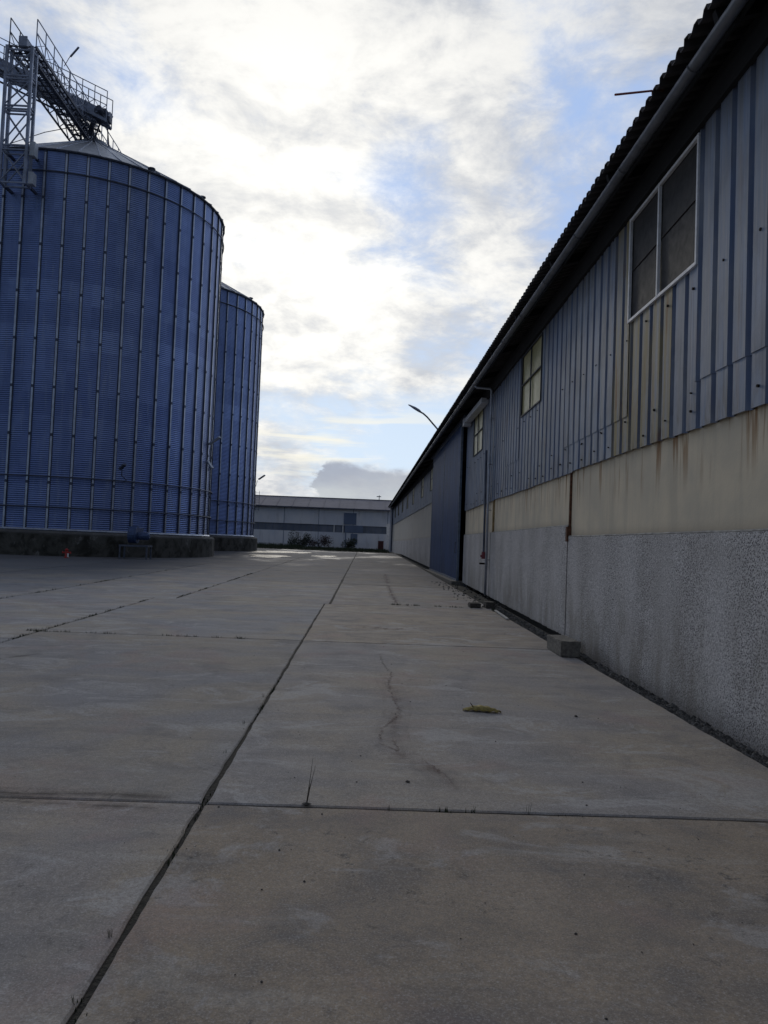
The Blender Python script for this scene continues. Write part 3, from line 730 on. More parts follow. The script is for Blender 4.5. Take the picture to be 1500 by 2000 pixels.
# ------------------------------------------------------------------ silos
NR = 48; SR = 7.78; ZB, ZE, ZA = 1.55, 20.65, 25.0
def silo(label, cx, cy):
    root = thing('grain_silo', label, 'grain silo', (cx, cy, .3), 'galvanised grain silos in a row')
    base_z = .3
    # corrugated wall
    nz = int((ZE-ZB)/.104*4); nf = NR*3
    zz = ZB + np.arange(nz+1)*(.104/4); amp = np.array([0, .017, 0, -.017])
    me = bpy.data.meshes.new('silo_wall')
    ang = np.arange(nf)*2*np.pi/nf
    rr = SR + amp[np.arange(nz+1) % 4]
    V = np.zeros((nz+1, nf, 3)); V[..., 0] = rr[:, None]*np.sin(ang)[None]; V[..., 1] = -rr[:, None]*np.cos(ang)[None]; V[..., 2] = (zz-base_z)[:, None]
    idx = np.arange((nz+1)*nf).reshape(nz+1, nf); nx_ = np.roll(idx, -1, axis=1)
    Fq = np.stack([idx[:-1], nx_[:-1], nx_[1:], idx[1:]], -1).reshape(-1, 4)
    me.vertices.add(V.reshape(-1, 3).shape[0]); me.vertices.foreach_set('co', V.ravel())
    me.loops.add(Fq.size); me.loops.foreach_set('vertex_index', Fq.ravel())
    me.polygons.add(len(Fq)); me.polygons.foreach_set('loop_start', np.arange(len(Fq))*4)
    me.update(calc_edges=True); me.validate()
    zi = (np.arange(nz)*.026/1.14).astype(int); ai = (np.arange(nf)/3).astype(int)
    tt = rng.random((40, NR))*.35+rng.random((40, 1))*.65; tt[:6] *= .55; tone = tt[np.minimum(zi, 39)][:, ai]
    at = me.attributes.new('tone', 'FLOAT', 'FACE'); at.data.foreach_set('value', tone.ravel().astype(float))
    me.materials.append(M_SILO)
    w_ = bpy.data.objects.new('silo_wall', me); COL.objects.link(w_); w_.parent = root
    def put(mb, name, mat, par=None, smooth=False):
        o = mb.build(name, mat, None, smooth); o.parent = par or root
        o.location = (0, 0, -base_z) if par is None else (0, 0, 0); return o
    # stiffeners
    for k in range(NR):
        a = R_(3.65+7.5*k)
        if k == 0:
            mb = MB()
            def P(t, r, z): return (t, -(SR+r), z)
            for z0, z1 in [(ZB+.02+i*2.38, min(ZB+(i+1)*2.38, ZE-.04)) for i in range(8)] + [(ZB+8*2.38, ZE-.04)]:
                if z1 <= z0: continue
                h = [(-.085, .012), (-.055, .016), (-.045, .075), (.045, .075), (.055, .016), (.085, .012)]
                for q3, ((a0, b0), (a1, b1)) in enumerate(zip(h[:-1], h[1:])):
                    mb.cur = 0 if q3 == 2 else 1; mb.quad(P(a0, b0, z0), P(a1, b1, z0), P(a1, b1, z1), P(a0, b0, z1))  # shadow lines painted on the rib sides with the dark steel, crown kept light
            mb.cur = 1
            for i in range(1, 9):                       # bolted splices are part of the stiffener
                z = ZB+i*2.38; mb.box(-.052, .052, -(SR+.088), -(SR+.02), z-.07, z+.07)
            s0 = put(mb, 'stiffener', [M_STIFF, M_SPLICE_SHADE])
            s0.rotation_euler = (0, 0, a)
        else:
            s1 = s0.copy(); COL.objects.link(s1); s1.parent = root; s1.rotation_euler = (0, 0, a)
    for z, r in ((19.55, .035), (4.23, .04), (2.71, .04)):
        mb = MB(); mb.ring(SR+.12, z, r, 96, 6); put(mb, 'wind_ring', M_DSTEEL if z > 10 else M_SPLICE_SHADE)
    mb = MB(); mb.ring(SR+.06, ZB+.03, .075, 96, 4); put(mb, 'base_ring', M_STIFF)
    mb = MB(); mb.ring(SR+.08, ZE+.02, .06, 96, 6)
    put(mb, 'eaves_ring', M_DSTEEL)
    # roof
    mb = MB(); n = NR; o = 0
    prof_ = [(SR+.16, ZE+.02), (4.5, ZE+.02+(ZA-ZE)*(SR+.16-4.5)/(SR-.4)), (.75, ZA-.2), (.75, ZA), (0.01, ZA+.05)]
    for r, z in prof_:
        for k in range(n): a = 2*math.pi*k/n; mb.v.append((r*math.sin(a), -r*math.cos(a), z))
    for i in range(len(prof_)-1):
        for k in range(n):
            j = (k+1) % n; mb.t = (k*37 % 11)/11; mb.face((i*n+k, i*n+j, (i+1)*n+j, (i+1)*n+k))
    rf = put(mb, 'silo_roof', M_CONE)
    rb = MB()
    for k in range(NR):
        a = 2*math.pi*k/n; p0 = prof_[0]; p1 = prof_[2]
        rb.bar((p0[0]*math.sin(a), -p0[0]*math.cos(a), p0[1]+.03), (p1[0]*math.sin(a), -p1[0]*math.cos(a), p1[1]+.03), .035, .07)
    put(rb, 'roof_ribs', M_STIFF, rf)
    # roof vents near the eaves
    for a in (72, 118, 200, -100, 43):
        a = R_(a); r = SR-.25; z = ZE+.35
        vb = MB(); c = (r*math.sin(a), -r*math.cos(a))
        vb.tube([(c[0], c[1], z-.25), (c[0], c[1], z-.02)], .13, 10); vb.tube([(c[0], c[1], z-.02), (c[0], c[1], z+.04), (c[0], c[1], z+.10)], [.2, .2, .05], 10); put(vb, 'roof_vent', M_DSTEEL)
    # concrete foundation
    mb = MB(); n = 64
    for r, z in ((SR+.42, -.1), (SR+.40, ZB-.12), (SR+.28, ZB-.02), (SR-.3, ZB-.01)):
        for k in range(n): a = 2*math.pi*k/n; q_ = r+(.02*math.sin(a*9)+random.uniform(-.015, .015) if r > SR+.3 else 0); mb.v.append((q_*math.sin(a), -q_*math.cos(a), z))
    for i in range(3):
        for k in range(n): j = (k+1) % n; mb.face((i*n+k, i*n+j, (i+1)*n+j, (i+1)*n+k))
    put(mb, 'foundation', M_BASE)
    return root
S1 = silo('large corrugated steel grain silo nearest the camera, cut by the left edge of the photo', -17.3, 46.47)
S2 = copy_tree(S1); S2.location = (-17.3, 65.3, .42)
S2['label'] = 'second corrugated grain silo, partly hidden behind the nearer one'

# ------------------------------------------------------------------ conveyor gallery over the silos
def gallery(name, label, a, b, half, body, rail, bays, body_mat=M_DSTEEL):
    """lattice walkway from a to b (floor level), side rails with X bracing, trough inside"""
    a = Vector(a); b = Vector(b); root = thing(name, label, 'conveyor', tuple(a))
    dd = (b-a).normalized(); sx = dd.cross(Vector((0, 0, 1))).normalized(); up_ = Vector((0, 0, 1)); L = (b-a).length
    fl = MB()
    for s in (-1, 1): fl.bar(a+sx*s*half, b+sx*s*half, .09, .16)
    n = int(L/.55)
    for i in range(n+1): p = a+dd*L*i/n; fl.bar(p-sx*half, p+sx*half, .05, .05)
    for i in range(n):
        p = a+dd*L*i/n; q_ = a+dd*L*(i+1)/n; s = 1 if i % 2 else -1
        fl.bar(p-sx*half*s, q_+sx*half*s, .03, .03)
    for s in (-.55, 0, .55):
        fl.bar(a+sx*s*half+up_*.05, b+sx*s*half+up_*.05, .10, .02)
    fl.build('walkway_floor', body_mat, root)
    for s in (-1, 1):
        r = MB(); o1 = sx*s*half
        for h in (rail, rail*.52): r.bar(a+o1+up_*h, b+o1+up_*h, .04, .04)
        for i in range(bays+1):
            p = a+dd*L*i/bays+o1; r.bar(p, p+up_*rail, .04, .04)
            if i < bays:
                q_ = a+dd*L*(i+1)/bays+o1; r.bar(p+up_*.05, q_+up_*rail*.52, .028, .028)
                r.bar(q_+up_*.05, p+up_*rail*.52, .028, .028)
        r.build('side_rail', M_GALV if s > 0 else M_DSTEEL, root)
    t_ = MB(); ex = body
    p0 = a+up_*(.08); p1 = b+up_*(.08)
    t_.bar(p0+up_*ex/2, p1+up_*ex/2, ex*.8, ex)
    for i in range(0, bays+1): p = a+dd*L*i/bays; t_.bar(p+up_*ex/2-dd*.03+up_*.08, p+up_*ex/2+dd*.03+up_*.08, ex*.8+.07, ex+.07)
    t_.build('conveyor_trough', M_GALV, root)
    return root
G1 = gallery('conveyor_gallery', 'steel lattice conveyor gallery running back along the silo tops', (-17.75, 37.6, 25.20), (-17.75, 73, 25.20), .65, .42, 1.42, 34)
mb = MB()                                     # lower truss of the gallery
for s in (-.6, .6):
    mb.bar((-17.75+s, 38.2, 24.55), (-17.75+s, 72, 24.55), .08, .08)
    y = 38.2
    while y < 70: mb.bar((-17.75+s, y, 24.55), (-17.75+s, y+.7, 25.15), .04); mb.bar((-17.75+s, y+.7, 25.15), (-17.75+s, y+1.4, 24.55), .04); y += 1.4
mb.build('lower_truss', M_DSTEEL, G1)
G2 = gallery('conveyor_gallery', 'sloping steel conveyor gallery coming down from the left onto the nearer silo roof', (-40.0, 45, 36.25), (-16.0, 45, 25.45), .48, .55, 1.72, 33, M_GALV)
mb = MB()
for s in (-.45, .45):
    a0 = Vector((-40, 45+s, 35.75)); b0 = Vector((-16.6, 45+s, 25.22)); mb.bar(a0, b0, .09, .09)
    n = 33
    for i in range(n): p = a0.lerp(b0, i/n); q_ = a0.lerp(b0, (i+.5)/n)+Vector((0, 0, .5)); r_ = a0.lerp(b0, (i+1)/n); mb.bar(p, q_, .04); mb.bar(q_, r_, .04)
mb.build('lower_truss', M_DSTEEL, G2)
mb = MB(); mb.box(-16.75, -16.05, 44.6, 45.3, 25.65, 26.2); mb.tube([(-16.3, 44.6, 25.95), (-16.3, 44.1, 25.95)], .16, 12); mb.box(-16.1, -15.85, 44.7, 45.1, 25.5, 25.8); mb.tube([(-16.9, 45, 25.6), (-17.2, 45.4, 25.0)], .16, 10)
mb.build('drive_motor', M_DSTEEL, G2)
mb = MB()
for s in (-.42, .42): mb.bar((-17.6+s, 45.6, 24.2), (-16.9+s, 45.0, 25.6), .07); mb.bar((-16.5+s, 45.6, 24.0), (-16.5+s, 45.0, 25.4), .06)
mb.build('support_legs', M_DSTEEL, G2)
# tower carrying the gallery's near end, bolted to the silo wall
TW = thing('support_tower', 'slim lattice steel tower on the silo rim carrying the gallery end', 'tower', (-17.8, 37.7, 18.3))
T0, T1, TY0, TY1, TZ0, TZ1 = -18.42, -17.20, 37.45, 37.95, 18.3, 25.15
mb = MB()
for x in (T0, T1):
    for y in (TY0, TY1): mb.bar((x, y, TZ0), (x, y, TZ1), .13, .13)
mb.build('legs', M_GALV, TW)
mb = MB(); lev = [18.35, 19.95, 20.55, 22.05, 22.2, 23.6, 23.75, 25.0]
for z in (18.35, 19.98, 20.2, 22.0, 22.16, 23.5, 23.66, 24.95):
    for y in (TY0, TY1): mb.bar((T0, y, z), (T1, y, z), .07, .07)
    for x in (T0, T1): mb.bar((x, TY0, z), (x, TY1, z), .07, .07)
for z0, z1 in ((18.4, 19.95), (20.25, 21.95), (22.2, 23.45), (23.7, 24.9)):
    for y in (TY0, TY1):
        mb.bar((T0, y, z0), (T1, y, z1), .05, .05); mb.bar((T1, y, z0), (T0, y, z1), .05, .05)
    for x in (T0, T1): mb.bar((x, TY0, z0), (x, TY1, z0+.5), .03, .03)
mb.build('bracing', M_GALV, TW)
for z0, z1, x0 in ((19.75, 20.45, -17.1), (18.35, 18.95, -17.1)):
    mb = MB(); mb.box(x0, x0+.26, 37.5, 37.9, z0, z1); mb.build('bracket_box', M_LBOX, TW, bevel=.015)
mb = MB()
for s in (T0, T1): mb.bar((s, TY1, 18.4), (s, 38.9, 18.4), .12); mb.bar((s, TY1, 20.1), (s, 38.9, 20.1), .12)
mb.build('wall_bracket', M_DSTEEL, TW)
# lamp stick on gallery rail
L1 = thing('floodlight', 'long thin floodlight arm clamped to the top rail of the silo gallery', 'floodlight', (-17.1, 41.0, 26.5))
mb = MB(); mb.tube([(-17.1, 41.0, 26.4), (-16.7, 40.6, 26.62), (-16.45, 40.35, 26.7)], .02, 6); mb.build('arm', M_DSTEEL, L1)
mb = MB(); mb.bar((-16.6, 40.5, 26.62), (-15.95, 39.9, 26.78), .09, .06); mb.build('lamp_head', M_GALV, L1, bevel=.01)
cb = MB(); cb.tube([(-22.0, 44.0, 23.2), (-19.5, 44.6, 24.6), (-18.1, 45.0, 25.2)], .022, 6)
tag(cb.build('guy_rod', M_DSTEEL), 'thin slanting rod between the silo roof and the gallery', 'rod')

# lamps on the silo walls
def wall_lamp(label, p, head, loc_, stick):
    o = thing('wall_lamp', label, 'lamp', loc_, 'lamps fixed to the silos')
    mb = MB(); mb.tube(stick, .022, 6); mb.build('arm', M_DSTEEL, o)
    mb = MB(); mb.bar(*head, .17, .10); mb.build('lamp_head', p, o, bevel=.012)
    return o
wall_lamp('small dark floodlight low on the front of the nearer silo', M_DSTEEL, ((-12.35, 38.9, 4.75), (-12.0, 38.5, 4.95)), (-12.2, 39.7, 4.6), [(-12.45, 40.3, 4.3), (-12.35, 39.2, 4.45), (-12.25, 38.9, 4.75)])
wall_lamp('pale lamp on an upward arm at the right side of the nearer silo', M_LBOX, ((-9.45, 46.0, 7.0), (-8.75, 45.5, 7.4)), (-9.5, 46.5, 6.5), [(-9.55, 47.0, 5.6), (-9.5, 46.6, 6.7), (-9.3, 46.0, 7.0)])
wall_lamp('white floodlight turned down beside the gap between the silos', M_LBOX, ((-9.45, 45.8, 6.0), (-9.1, 45.5, 5.55)), (-9.5, 46.2, 5.6), [(-9.55, 46.6, 5.4), (-9.4, 46.0, 5.8)])
wall_lamp('short lamp arm on the right edge of the second silo', M_GALV, ((-9.3, 66.4, 6.6), (-8.75, 66.1, 6.95)), (-9.5, 66.5, 6.2), [(-9.55, 66.6, 6.0), (-9.4, 66.4, 6.5)])
# aeration blower
BL = thing('aeration_blower', 'blue centrifugal blower on a steel stand at the foot of the nearer silo', 'blower', (-11.5, 38.9, .3))
bx, by = -11.45, 38.75
mb = MB(); mb.tube([(bx-.18, by-.1, 1.50), (bx+.22, by-.1, 1.50)], .42, 22); mb.box(bx-.16, bx+.20, by+.2, by+.9, 1.5, 1.86); mb.build('fan_housing', M_BLUEST, BL, bevel=.015)
mb = MB(); mb.tube([(bx-.24, by-.1, 1.5), (bx-.18, by-.1, 1.5)], .2, 16); mb.build('inlet_plate', M_LBOX, BL)
mb = MB(); mb.tube([(bx+.24, by-.1, 1.45), (bx+.72, by-.1, 1.45)], .19, 14); mb.tube([(bx+.72, by-.1, 1.45), (bx+.80, by-.1, 1.45)], [.2, .12], 14)
mb.build('motor', M_BLUEST, BL)
mb = MB(); mb.box(bx-.55, bx+.85, by-.55, by+.3, .92, 1.0)
for x in (bx-.5, bx+.8):
    for y in (by-.5, by+.25): mb.bar((x, y, .28), (x, y, .95), .07)
mb.build('stand', M_DSTEEL, BL)
# hydrant
HY = thing('fire_hydrant', 'small red fire hydrant in front of the silo foundation', 'fire hydrant', (-14.0, 36.9, .3))
mb = MB(); mb.tube([(-14.0, 36.9, .28), (-14.0, 36.9, .34), (-14.0, 36.9, .36), (-14.0, 36.9, .74), (-14.0, 36.9, .84), (-14.0, 36.9, .90)], [.15, .15, .10, .10, .13, .05], 14); mb.build('body', M_RED, HY, smooth=False)
mb = MB(); mb.tube([(-14.24, 36.9, .64), (-13.76, 36.9, .64)], .05, 10); mb.tube([(-14.27, 36.9, .64), (-14.22, 36.9, .64)], .075, 10); mb.tube([(-13.78, 36.9, .64), (-13.73, 36.9, .64)], .075, 10); mb.build('outlets', M_RED, HY)
mb = MB(); mb.tube([(-13.86, 36.78, .35), (-13.86, 36.78, .60)], .05, 8); mb.build('white_cap', M_FRAME, HY)
HY.scale = (.72, .72, .72)

# ------------------------------------------------------------------ far building
FB = thing('storage_hall', 'pale low storage hall closing the far end of the yard, with a dark window band', 'building', (-7, 115.5, .5))
X0f, X1f = -34.0, 16.0
mb = MB(); mb.box(X0f, X1f, 115, 116, -.2, 2.92); mb.build('lower_wall', M_FWALL, FB)
mb = MB(); mb.box(X0f, X1f, 115, 116, 4.0, 6.42); mb.build('wall', M_FWALL, FB)
wb = MB(); wb.box(X0f, X1f, 115.18, 115.4, 2.9, 4.02); wbo = wb.build('window_band', M_FWIN, FB)
mb = MB()
for x in np.arange(X0f+.8, X1f, 1.02): mb.box(x-.03, x+.03, 115.12, 115.2, 2.92, 4.0)
mb.build('mullions', M_FHATCH, wbo)
mb = MB()
for x in np.arange(X0f+1.5, X1f, 5.1): mb.box(x-.035, x+.035, 114.975, 115.02, -.1, 6.4)
mb.build('wall_seams', M_FHATCH, FB)
mb = MB(); mb.box(-3.3, -1.45, 114.85, 115.05, 4.15, 5.85); mb.build('hatch', M_FHATCH, FB)
mb = MB(); mb.box(-3.1, -.4, 114.90, 114.99, 2.96, 4.02); mb.build('hatch', M_FHATCH, FB)
mb = MB(); mb.box(-4.75, -4.62, 114.9, 115.05, 2.9, 4.0); mb.box(-3.45, -3.30, 114.88, 115.05, 2.7, 4.4); mb.build('white_posts', M_WHITE, FB)
mb = MB(); mb.box(-3.0, -2.86, 114.9, 115.0, .4, 2.9); mb.box(-2.2, -1.2, 114.92, 115.0, 1.2, 2.8); mb.build('blue_panel', M_FHATCH, FB)
mb = MB(); mb.box(1.9, 2.7, 114.9, 115.0, .4, 1.9); mb.build('rusty_gate', simple('rust_gate_paint', (.09, .03, .03), .8), FB)
mb = MB(); mb.t = .5
mb.add([(X0f-1, 114.3, 6.50), (X1f+1, 114.3, 6.50), (X1f+1, 121, 8.25), (X0f-1, 121, 8.25), (X0f-1, 114.3, 6.42), (X1f+1, 114.3, 6.42), (X1f+1, 121, 8.1), (X0f-1, 121, 8.1), (X0f-1, 128, 6.4), (X1f+1, 128, 6.4)],
       [(0, 1, 2, 3), (4, 7, 6, 5), (0, 4, 5, 1), (3, 2, 9, 8), (0, 3, 7, 4), (1, 5, 6, 2)])
for x in np.arange(X0f, X1f, 2.3): mb.bar((x, 114.3, 6.53), (x, 121, 8.28), .08, .05)
rf2 = mb.build('roof', M_FROOF, FB)
mb = MB(); mb.bar((X0f-1, 121, 8.28), (X1f+1, 121, 8.28), .35, .10); mb.bar((X0f-1, 114.25, 6.40), (X1f+1, 114.25, 6.40), .16, .14); mb.build('ridge_cap', M_DSTEEL, rf2)
mb = MB(); mb.box(X0f, X0f+.3, 116, 128, 0, 6.4); mb.box(X1f-.3, X1f, 116, 128, 0, 6.4); mb.box(X0f, X1f, 127.6, 127.9, 0, 6.4); mb.build('rear_walls', M_FWALL, FB)
mb = MB()
for x in (-16.3, -15.75): mb.bar((x, 114.0, 5.6), (x, 114.0, 8.5), .05)
for z in np.arange(5.8, 8.5, .35): mb.bar((-16.3, 114, z), (-15.75, 114, z), .03)
mb.build('roof_ladder', M_DSTEEL, FB)
mb = MB(); mb.tube([(1.9, 120.8, 8.2), (1.9, 120.8, 9.0)], .06, 6); mb.bar((1.5, 120.8, 8.8), (2.2, 120.8, 8.8), .08, .12); mb.build('roof_antenna', M_DSTEEL, FB)

# ------------------------------------------------------------------ vegetation at the far end
def bush(label, cx, cy, r, h, n, mat=M_BUSH, cat='bush'):
    root = thing('bush', label, cat, (cx, cy, gz(cy)-.03), 'bushes at the far end of the yard')
    tw = MB()
    for i in range(11):
        a = random.uniform(0, 6.28); rr = random.uniform(.3, .95)*r
        tw.tube([(cx+random.uniform(-.2, .2), cy, gz(cy)-.05), (cx+rr*.5*math.cos(a), cy+rr*.5*math.sin(a), gz(cy)+h*.45), (cx+rr*math.cos(a), cy+rr*math.sin(a), gz(cy)+h*random.uniform(.7, 1.1))], [.03, .02, .008], 5)
    tw.build('stems', M_DRYWEED, root)
    lb = MB(); lumps = [(random.uniform(-.75, .75)*r, random.uniform(-.5, .5)*r, random.uniform(.15, .72)*h, random.uniform(.28, .5)*min(r, h)) for _ in range(9)]
    for i in range(n):
        lx, ly, lz, lr = random.choice(lumps)
        v = Vector((random.gauss(0, 1), random.gauss(0, 1), random.gauss(0, 1))).normalized()*lr*random.uniform(.5, 1.12)
        p = Vector((cx+lx, cy+ly, gz(cy)+max(.03, lz)))+v
        if p.z < gz(cy)+.02: p.z = gz(cy)+random.uniform(.02, .3)
        s_ = random.uniform(.05, .12); u = Vector((random.gauss(0, 1), random.gauss(0, 1), random.gauss(0, .6))).normalized(); t_ = u.orthogonal().normalized()
        lb.quad(p-u*s_, p+t_*s_*.5, p+u*s_, p-t_*s_*.5)
    lb.build('foliage', mat, root)
bush('broad dark bush against the far storage hall, left of the blue hatch', -9.1, 110, 2.0, 2.3, 2600)
bush('reddish twiggy bush leaning on the right side of the broad dark bush', -6.4, 110.5, 1.6, 1.9, 1500, M_BUSH2)
bush('round dark bush under the blue hatch', -2.4, 111, 1.25, 1.7, 1500)
gr = MB()
for i in range(9000):
    x = random.uniform(-24, 3.0); y = random.triangular(79, 113.5, 108); h = random.uniform(.15, .55)*(1.3 if x < -9 else .8)*(1.0 if y > 95 else .45)
    a = random.uniform(0, 6.28); wv = .04; z = gz(y)-.02
    gr.add([(x-wv*math.cos(a), y-wv*math.sin(a), z), (x+wv*math.cos(a), y+wv*math.sin(a), z), (x+random.uniform(-.12, .12), y+random.uniform(-.12, .12), z+h)], [(0, 1, 2)])
tag(gr.build('rough_grass', M_WEED), 'strip of dark rough grass in front of the storage hall', 'grass', kind='stuff')

# ------------------------------------------------------------------ wall foot: gravel strip, blocks, debris
def stone(mb, x, y, z, s):
    a, b, c = s*random.uniform(.7, 1.2), s*random.uniform(.7, 1.2), s*random.uniform(.45, .85)
    th = random.uniform(0, 3.14); ct, st = math.cos(th), math.sin(th); pts = []
    for v in ((1, 0, 0), (.4, .9, .1), (-.6, .75, 0), (-1, -.1, .1), (-.4, -.9, 0), (.6, -.8, .1)):
        j = random.uniform(.8, 1.15); px, py = v[0]*a*j, v[1]*b*j; pts.append((x+px*ct-py*st, y+px*st+py*ct, z+random.uniform(-.1, .1)*c))
    o = len(mb.v); mb.v += pts+[(x+random.uniform(-.3, .3)*a, y+random.uniform(-.3, .3)*b, z+c), (x+.5*a*ct, y+.5*a*st, z+c*.8), (x, y, z-c)]
    mb.t = min(1, max(0, random.gauss(.27, .25)))
    for k in range(6): mb.face((o+k, o+(k+1) % 6, o+6)); mb.face((o+(k+1) % 6, o+k, o+8))
gs = MB()
bed = MB(); n = 60
for i in range(n+1):
    y = -3+31*i/n; xw = wx(y)-.03
    bed.v += [(2.95, y, gz(y)-.05), (xw-.14, y, gz(y)-.09-.04*(y < 12)), (xw+.05, y, gz(y)-.10-.05*(y < 12))]
for i in range(n): a = i*3; bed.face((a, a+3, a+4, a+1)); bed.face((a+1, a+4, a+5, a+2))
struct(bed.build('soil_strip', M_SOIL), 'sunken strip of soil along the foot of the wall')
for i in range(9500):
    y = 2.0+18*random.random()**1.3; xw = wx(y)-.03; f = random.random(); x = 2.97+(xw-2.98)*f
    s = random.choice((.008, .012, .018, .026, .038))*random.uniform(.7, 1.25)
    if y > 12 and random.random() < .4: continue
    stone(gs, x, y, gz(y)-.06-.04*f, s)
tag(gs.build('gravel', M_STONE), 'loose gravel and crumbled concrete in the gap along the wall foot', 'gravel', kind='stuff')

def rough_block(name, label, x0, x1, y0, y1, z0, z1, mat, cat='concrete block', group=None, seg=5):
    me = bpy.data.meshes.new(name); bm = bmesh.new(); bmesh.ops.create_cube(bm, size=1)
    bmesh.ops.scale(bm, vec=(x1-x0, y1-y0, z1-z0), verts=bm.verts); bmesh.ops.bevel(bm, geom=bm.edges[:], offset=.012, segments=2, affect='EDGES')
    bmesh.ops.subdivide_edges(bm, edges=[e for e in bm.edges if e.calc_length() > .06], cuts=3, use_grid_fill=True)
    for v in bm.verts: v.co += Vector((random.gauss(0, .003), random.gauss(0, .003), random.gauss(0, .003)))
    bm.to_mesh(me); bm.free(); me.materials.append(mat)
    o = bpy.data.objects.new(name, me); COL.objects.link(o); o.location = ((x0+x1)/2, (y0+y1)/2, (z0+z1)/2)
    return tag(o, label, cat, group)
rough_block('concrete_block', 'grey concrete block lying against the wall foot nearest the camera', 2.74, 3.01, 10.65, 11.5, .09, .30, M_BLOCK, group='blocks along the wall foot')
rough_block('concrete_block', 'dark low block at the bottom of the downpipe', 2.84, 3.06, 17.9, 18.35, .14, .29, M_DBLOCK, group='blocks along the wall foot')
rough_block('concrete_block', 'flat dark block left of the downpipe block', 2.48, 2.73, 17.95, 18.3, .14, .25, M_DBLOCK, group='blocks along the wall foot')
mb = MB(); mb.bar((2.93, 17.15, .17), (2.88, 15.4, .15), .045, .025); tag(mb.build('batten', M_BATTEN), 'thin pale batten lying on the ground by the wall', 'batten')
mb = MB(); mb.bar((3.05, 12.35, .16), (3.28, 11.75, .15), .10, .05); tag(mb.build('broken_tile', M_DBLOCK), 'dark broken tile wedged behind the concrete block', 'tile')
db = MB()
for i in range(170):
    y = random.uniform(18.2, 28.2); x = random.uniform(2.75, wx(y)-.05) if random.random() < .8 else random.uniform(2.45, 3.0)
    stone(db, x, y, gz(y)+.005, random.choice((.015, .02, .03, .045)))
tag(db.build('rubble', M_STONE), 'crumbled plaster rubble along the wall between door and downpipe', 'rubble', kind='stuff')
for (x, y, s, lab) in ((1.96, 7.03, .017, 'small dark pebble on the slab to the right of the leaf'), (.33, 5.0, .016, 'small dark pebble below the end of the crack'), (-.28, 4.52, .026, 'dark clod in the joint at the foot of the tall weed')):
    mb = MB(); random.seed(int(x*100)+50); stone(mb, x, y, gz(y)+s*.3, s); tag(mb.build('pebble', M_DBLOCK), lab, 'pebble')
random.seed(11)
gt = MB()
for i in range(260):
    y = 1.9+13*random.random()**1.6; x = random.uniform(-3.5, 2.8); stone(gt, x, y, gz(y)+.002, random.choice((.0025, .004, .004, .007)))
tag(gt.build('grit', M_DBLOCK), 'fine dark grit scattered over the near slabs', 'grit', kind='stuff')
# curled leaf
lf = MB(); cx, cy = 1.12, 7.12; n = 26; m_ = 8
for i in range(n+1):
    f = i/n; wd = .060*math.sin(math.pi*min(1, f*.93+.05))**.6*(1+.14*math.sin(f*23)); x = -.17+.34*f; cz = .045*math.sin(math.pi*f)**.8
    for k in range(m_+1):
        g_ = k/m_*2-1
        lf.v.append((cx+x+.004*math.sin(k*2.1+i), cy+g_*wd+.02*math.sin(f*5)-.02*f, gz(cy)+.006+cz*(1-.9*g_*g_)+.006*math.sin(f*34+k)+.006*abs(g_)))
for i in range(n):
    for k in range(m_): a = i*(m_+1)+k; lf.face((a, a+m_+1, a+m_+2, a+1))
LF = thing('leaf', 'curled dry yellowish leaf lying on the slab', 'leaf', (cx, cy, gz(cy)))
lo = lf.build('leaf_blade', M_LEAF, LF, smooth=True); sol = lo.modifiers.new('thick', 'SOLIDIFY'); sol.thickness = .002
mb = MB(); mb.tube([(cx-.08, cy-.02, gz(cy)+.04), (cx-.095, cy-.03, gz(cy)+.06), (cx-.11, cy-.03, gz(cy)+.082)], [.005, .004, .002], 6); mb.build('stalk', M_DRYWEED, LF)

# weeds in the joints
def weed(label, x, y, stems, h, lean=.25, mat=M_WEED, wd=.0022):
    mb = MB()
    for i in range(stems):
        a = random.uniform(0, 6.28); L = h*random.uniform(.55, 1.1); bx_ = x+random.uniform(-.012, .012); by_ = y+random.uniform(-.01, .01)
        tx = bx_+math.cos(a)*L*lean*random.uniform(.3, 1.2); ty = by_+math.sin(a)*L*lean
        mb.tube([(bx_, by_, gz(y)-.03), ((bx_*2+tx)/3, (by_*2+ty)/3, gz(y)+L*.45), (tx, ty, gz(y)+L)], [wd, wd*.8, wd*.25], 4)
    return tag(mb.build('weed', mat), label, 'weed', 'weeds growing in the slab joints')
def tall():
    mb = MB(); x, y = -.28, 4.53
    for tx, h, k in ((-.05+.09, .26, 0), (.055, .22, 1), (.025, .15, 2)):
        mb.tube([(x, y, gz(y)-.02), (x+tx*.35, y+.005, gz(y)+h*.45), (x+tx*.7+.006*k, y+.01, gz(y)+h)], [.0032, .002, .0008], 5)
    tag(mb.build('weed', M_DRYWEED), 'tall thin dry weed with bare stems in the cross joint', 'weed', 'weeds growing in the slab joints')
tall()
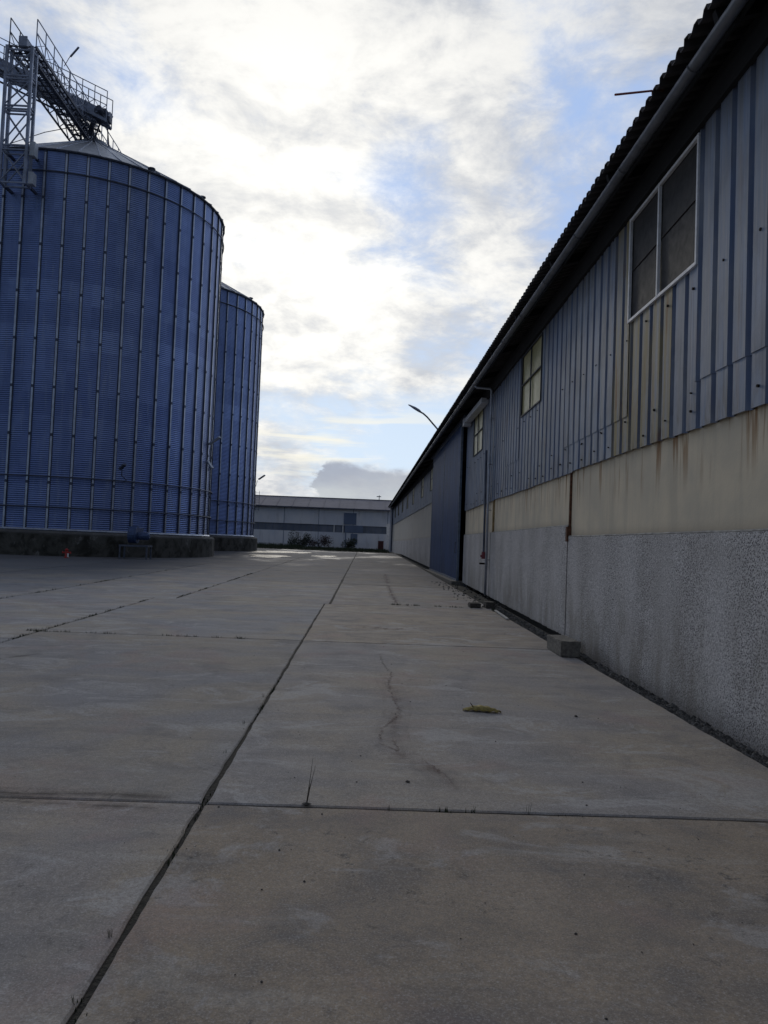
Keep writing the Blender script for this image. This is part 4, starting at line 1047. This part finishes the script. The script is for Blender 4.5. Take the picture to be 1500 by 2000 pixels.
for (x, y, n, h, lab) in ((-.90, 3.02, 12, .06, 'green tuft low on the main joint near the bottom of the photo'), (-.89, 2.60, 7, .05, 'small tuft at the very bottom end of the main joint'),
        (-.87, 4.05, 6, .05, 'small weed on the main joint just before the first cross joint'),
        (-.92, 6.35, 10, .07, 'green weed on the main joint left of the crack'), (-.90, 7.4, 9, .075, 'spiky weed further up the main joint'), (-.92, 5.5, 7, .05, 'short weed low beside the main joint, left of the tall weed'),
        (.20, 4.50, 5, .05, 'thin sprout in the cross joint right of the tall weed'), (.68, 4.50, 8, .05, 'low sprouts in the cross joint below the end of the crack'), (1.00, 4.52, 4, .09, 'single leaning sprout in the cross joint below the leaf')):
    weed(lab, x, y, max(3, n//2), h*.62, wd=.0013)
jg = MB()
def tuftline(x0, y0, x1, y1, n, h):
    cl = [random.random()**1.2 for _ in range(max(3, n//14))]
    for i in range(n):
        f = min(1, max(0, random.choice(cl)+random.gauss(0, .012))); x = x0+(x1-x0)*f+random.gauss(0, .02); y = y0+(y1-y0)*f+random.gauss(0, .02); H = h*random.uniform(.2, 1.0); a = random.uniform(0, 6.28)
        z = gz(y)-.02
        jg.add([(x-.006, y, z), (x+.006, y, z), (x+random.gauss(0, .3)*H, y+random.gauss(0, .3)*H, z+H+.02)], [(0, 1, 2)])
tuftline(-4.67, 11.4, -1.2, 11.38, 170, .04); tuftline(-4.65, 10.0, -4.66, 17.5, 420, .04); tuftline(-4.65, 5.0, -4.66, 10, 120, .035)
tuftline(-4.2, 17.6, -4.2, 30, 380, .04); tuftline(-7.35, 14, -7.35, 30, 380, .045); tuftline(-4.9, 11.4, -4.3, 11.4, 70, .05)
tuftline(-.86, 2.4, -.86, 9, 160, .012); tuftline(.5, 4.5, .75, 4.5, 14, .025); tuftline(1.1, 4.5, 1.9, 4.5, 7, .012); tuftline(.6, 18.0, 2.5, 17.9, 200, .05)
tuftline(2.9, 17.0, 3.1, 19.5, 160, .08); tuftline(2.9, 11.4, 3.2, 12.6, 130, .06)
tag(jg.build('joint_grass', M_WEED), 'sparse dark grass and moss growing in the slab joints', 'grass', kind='stuff')
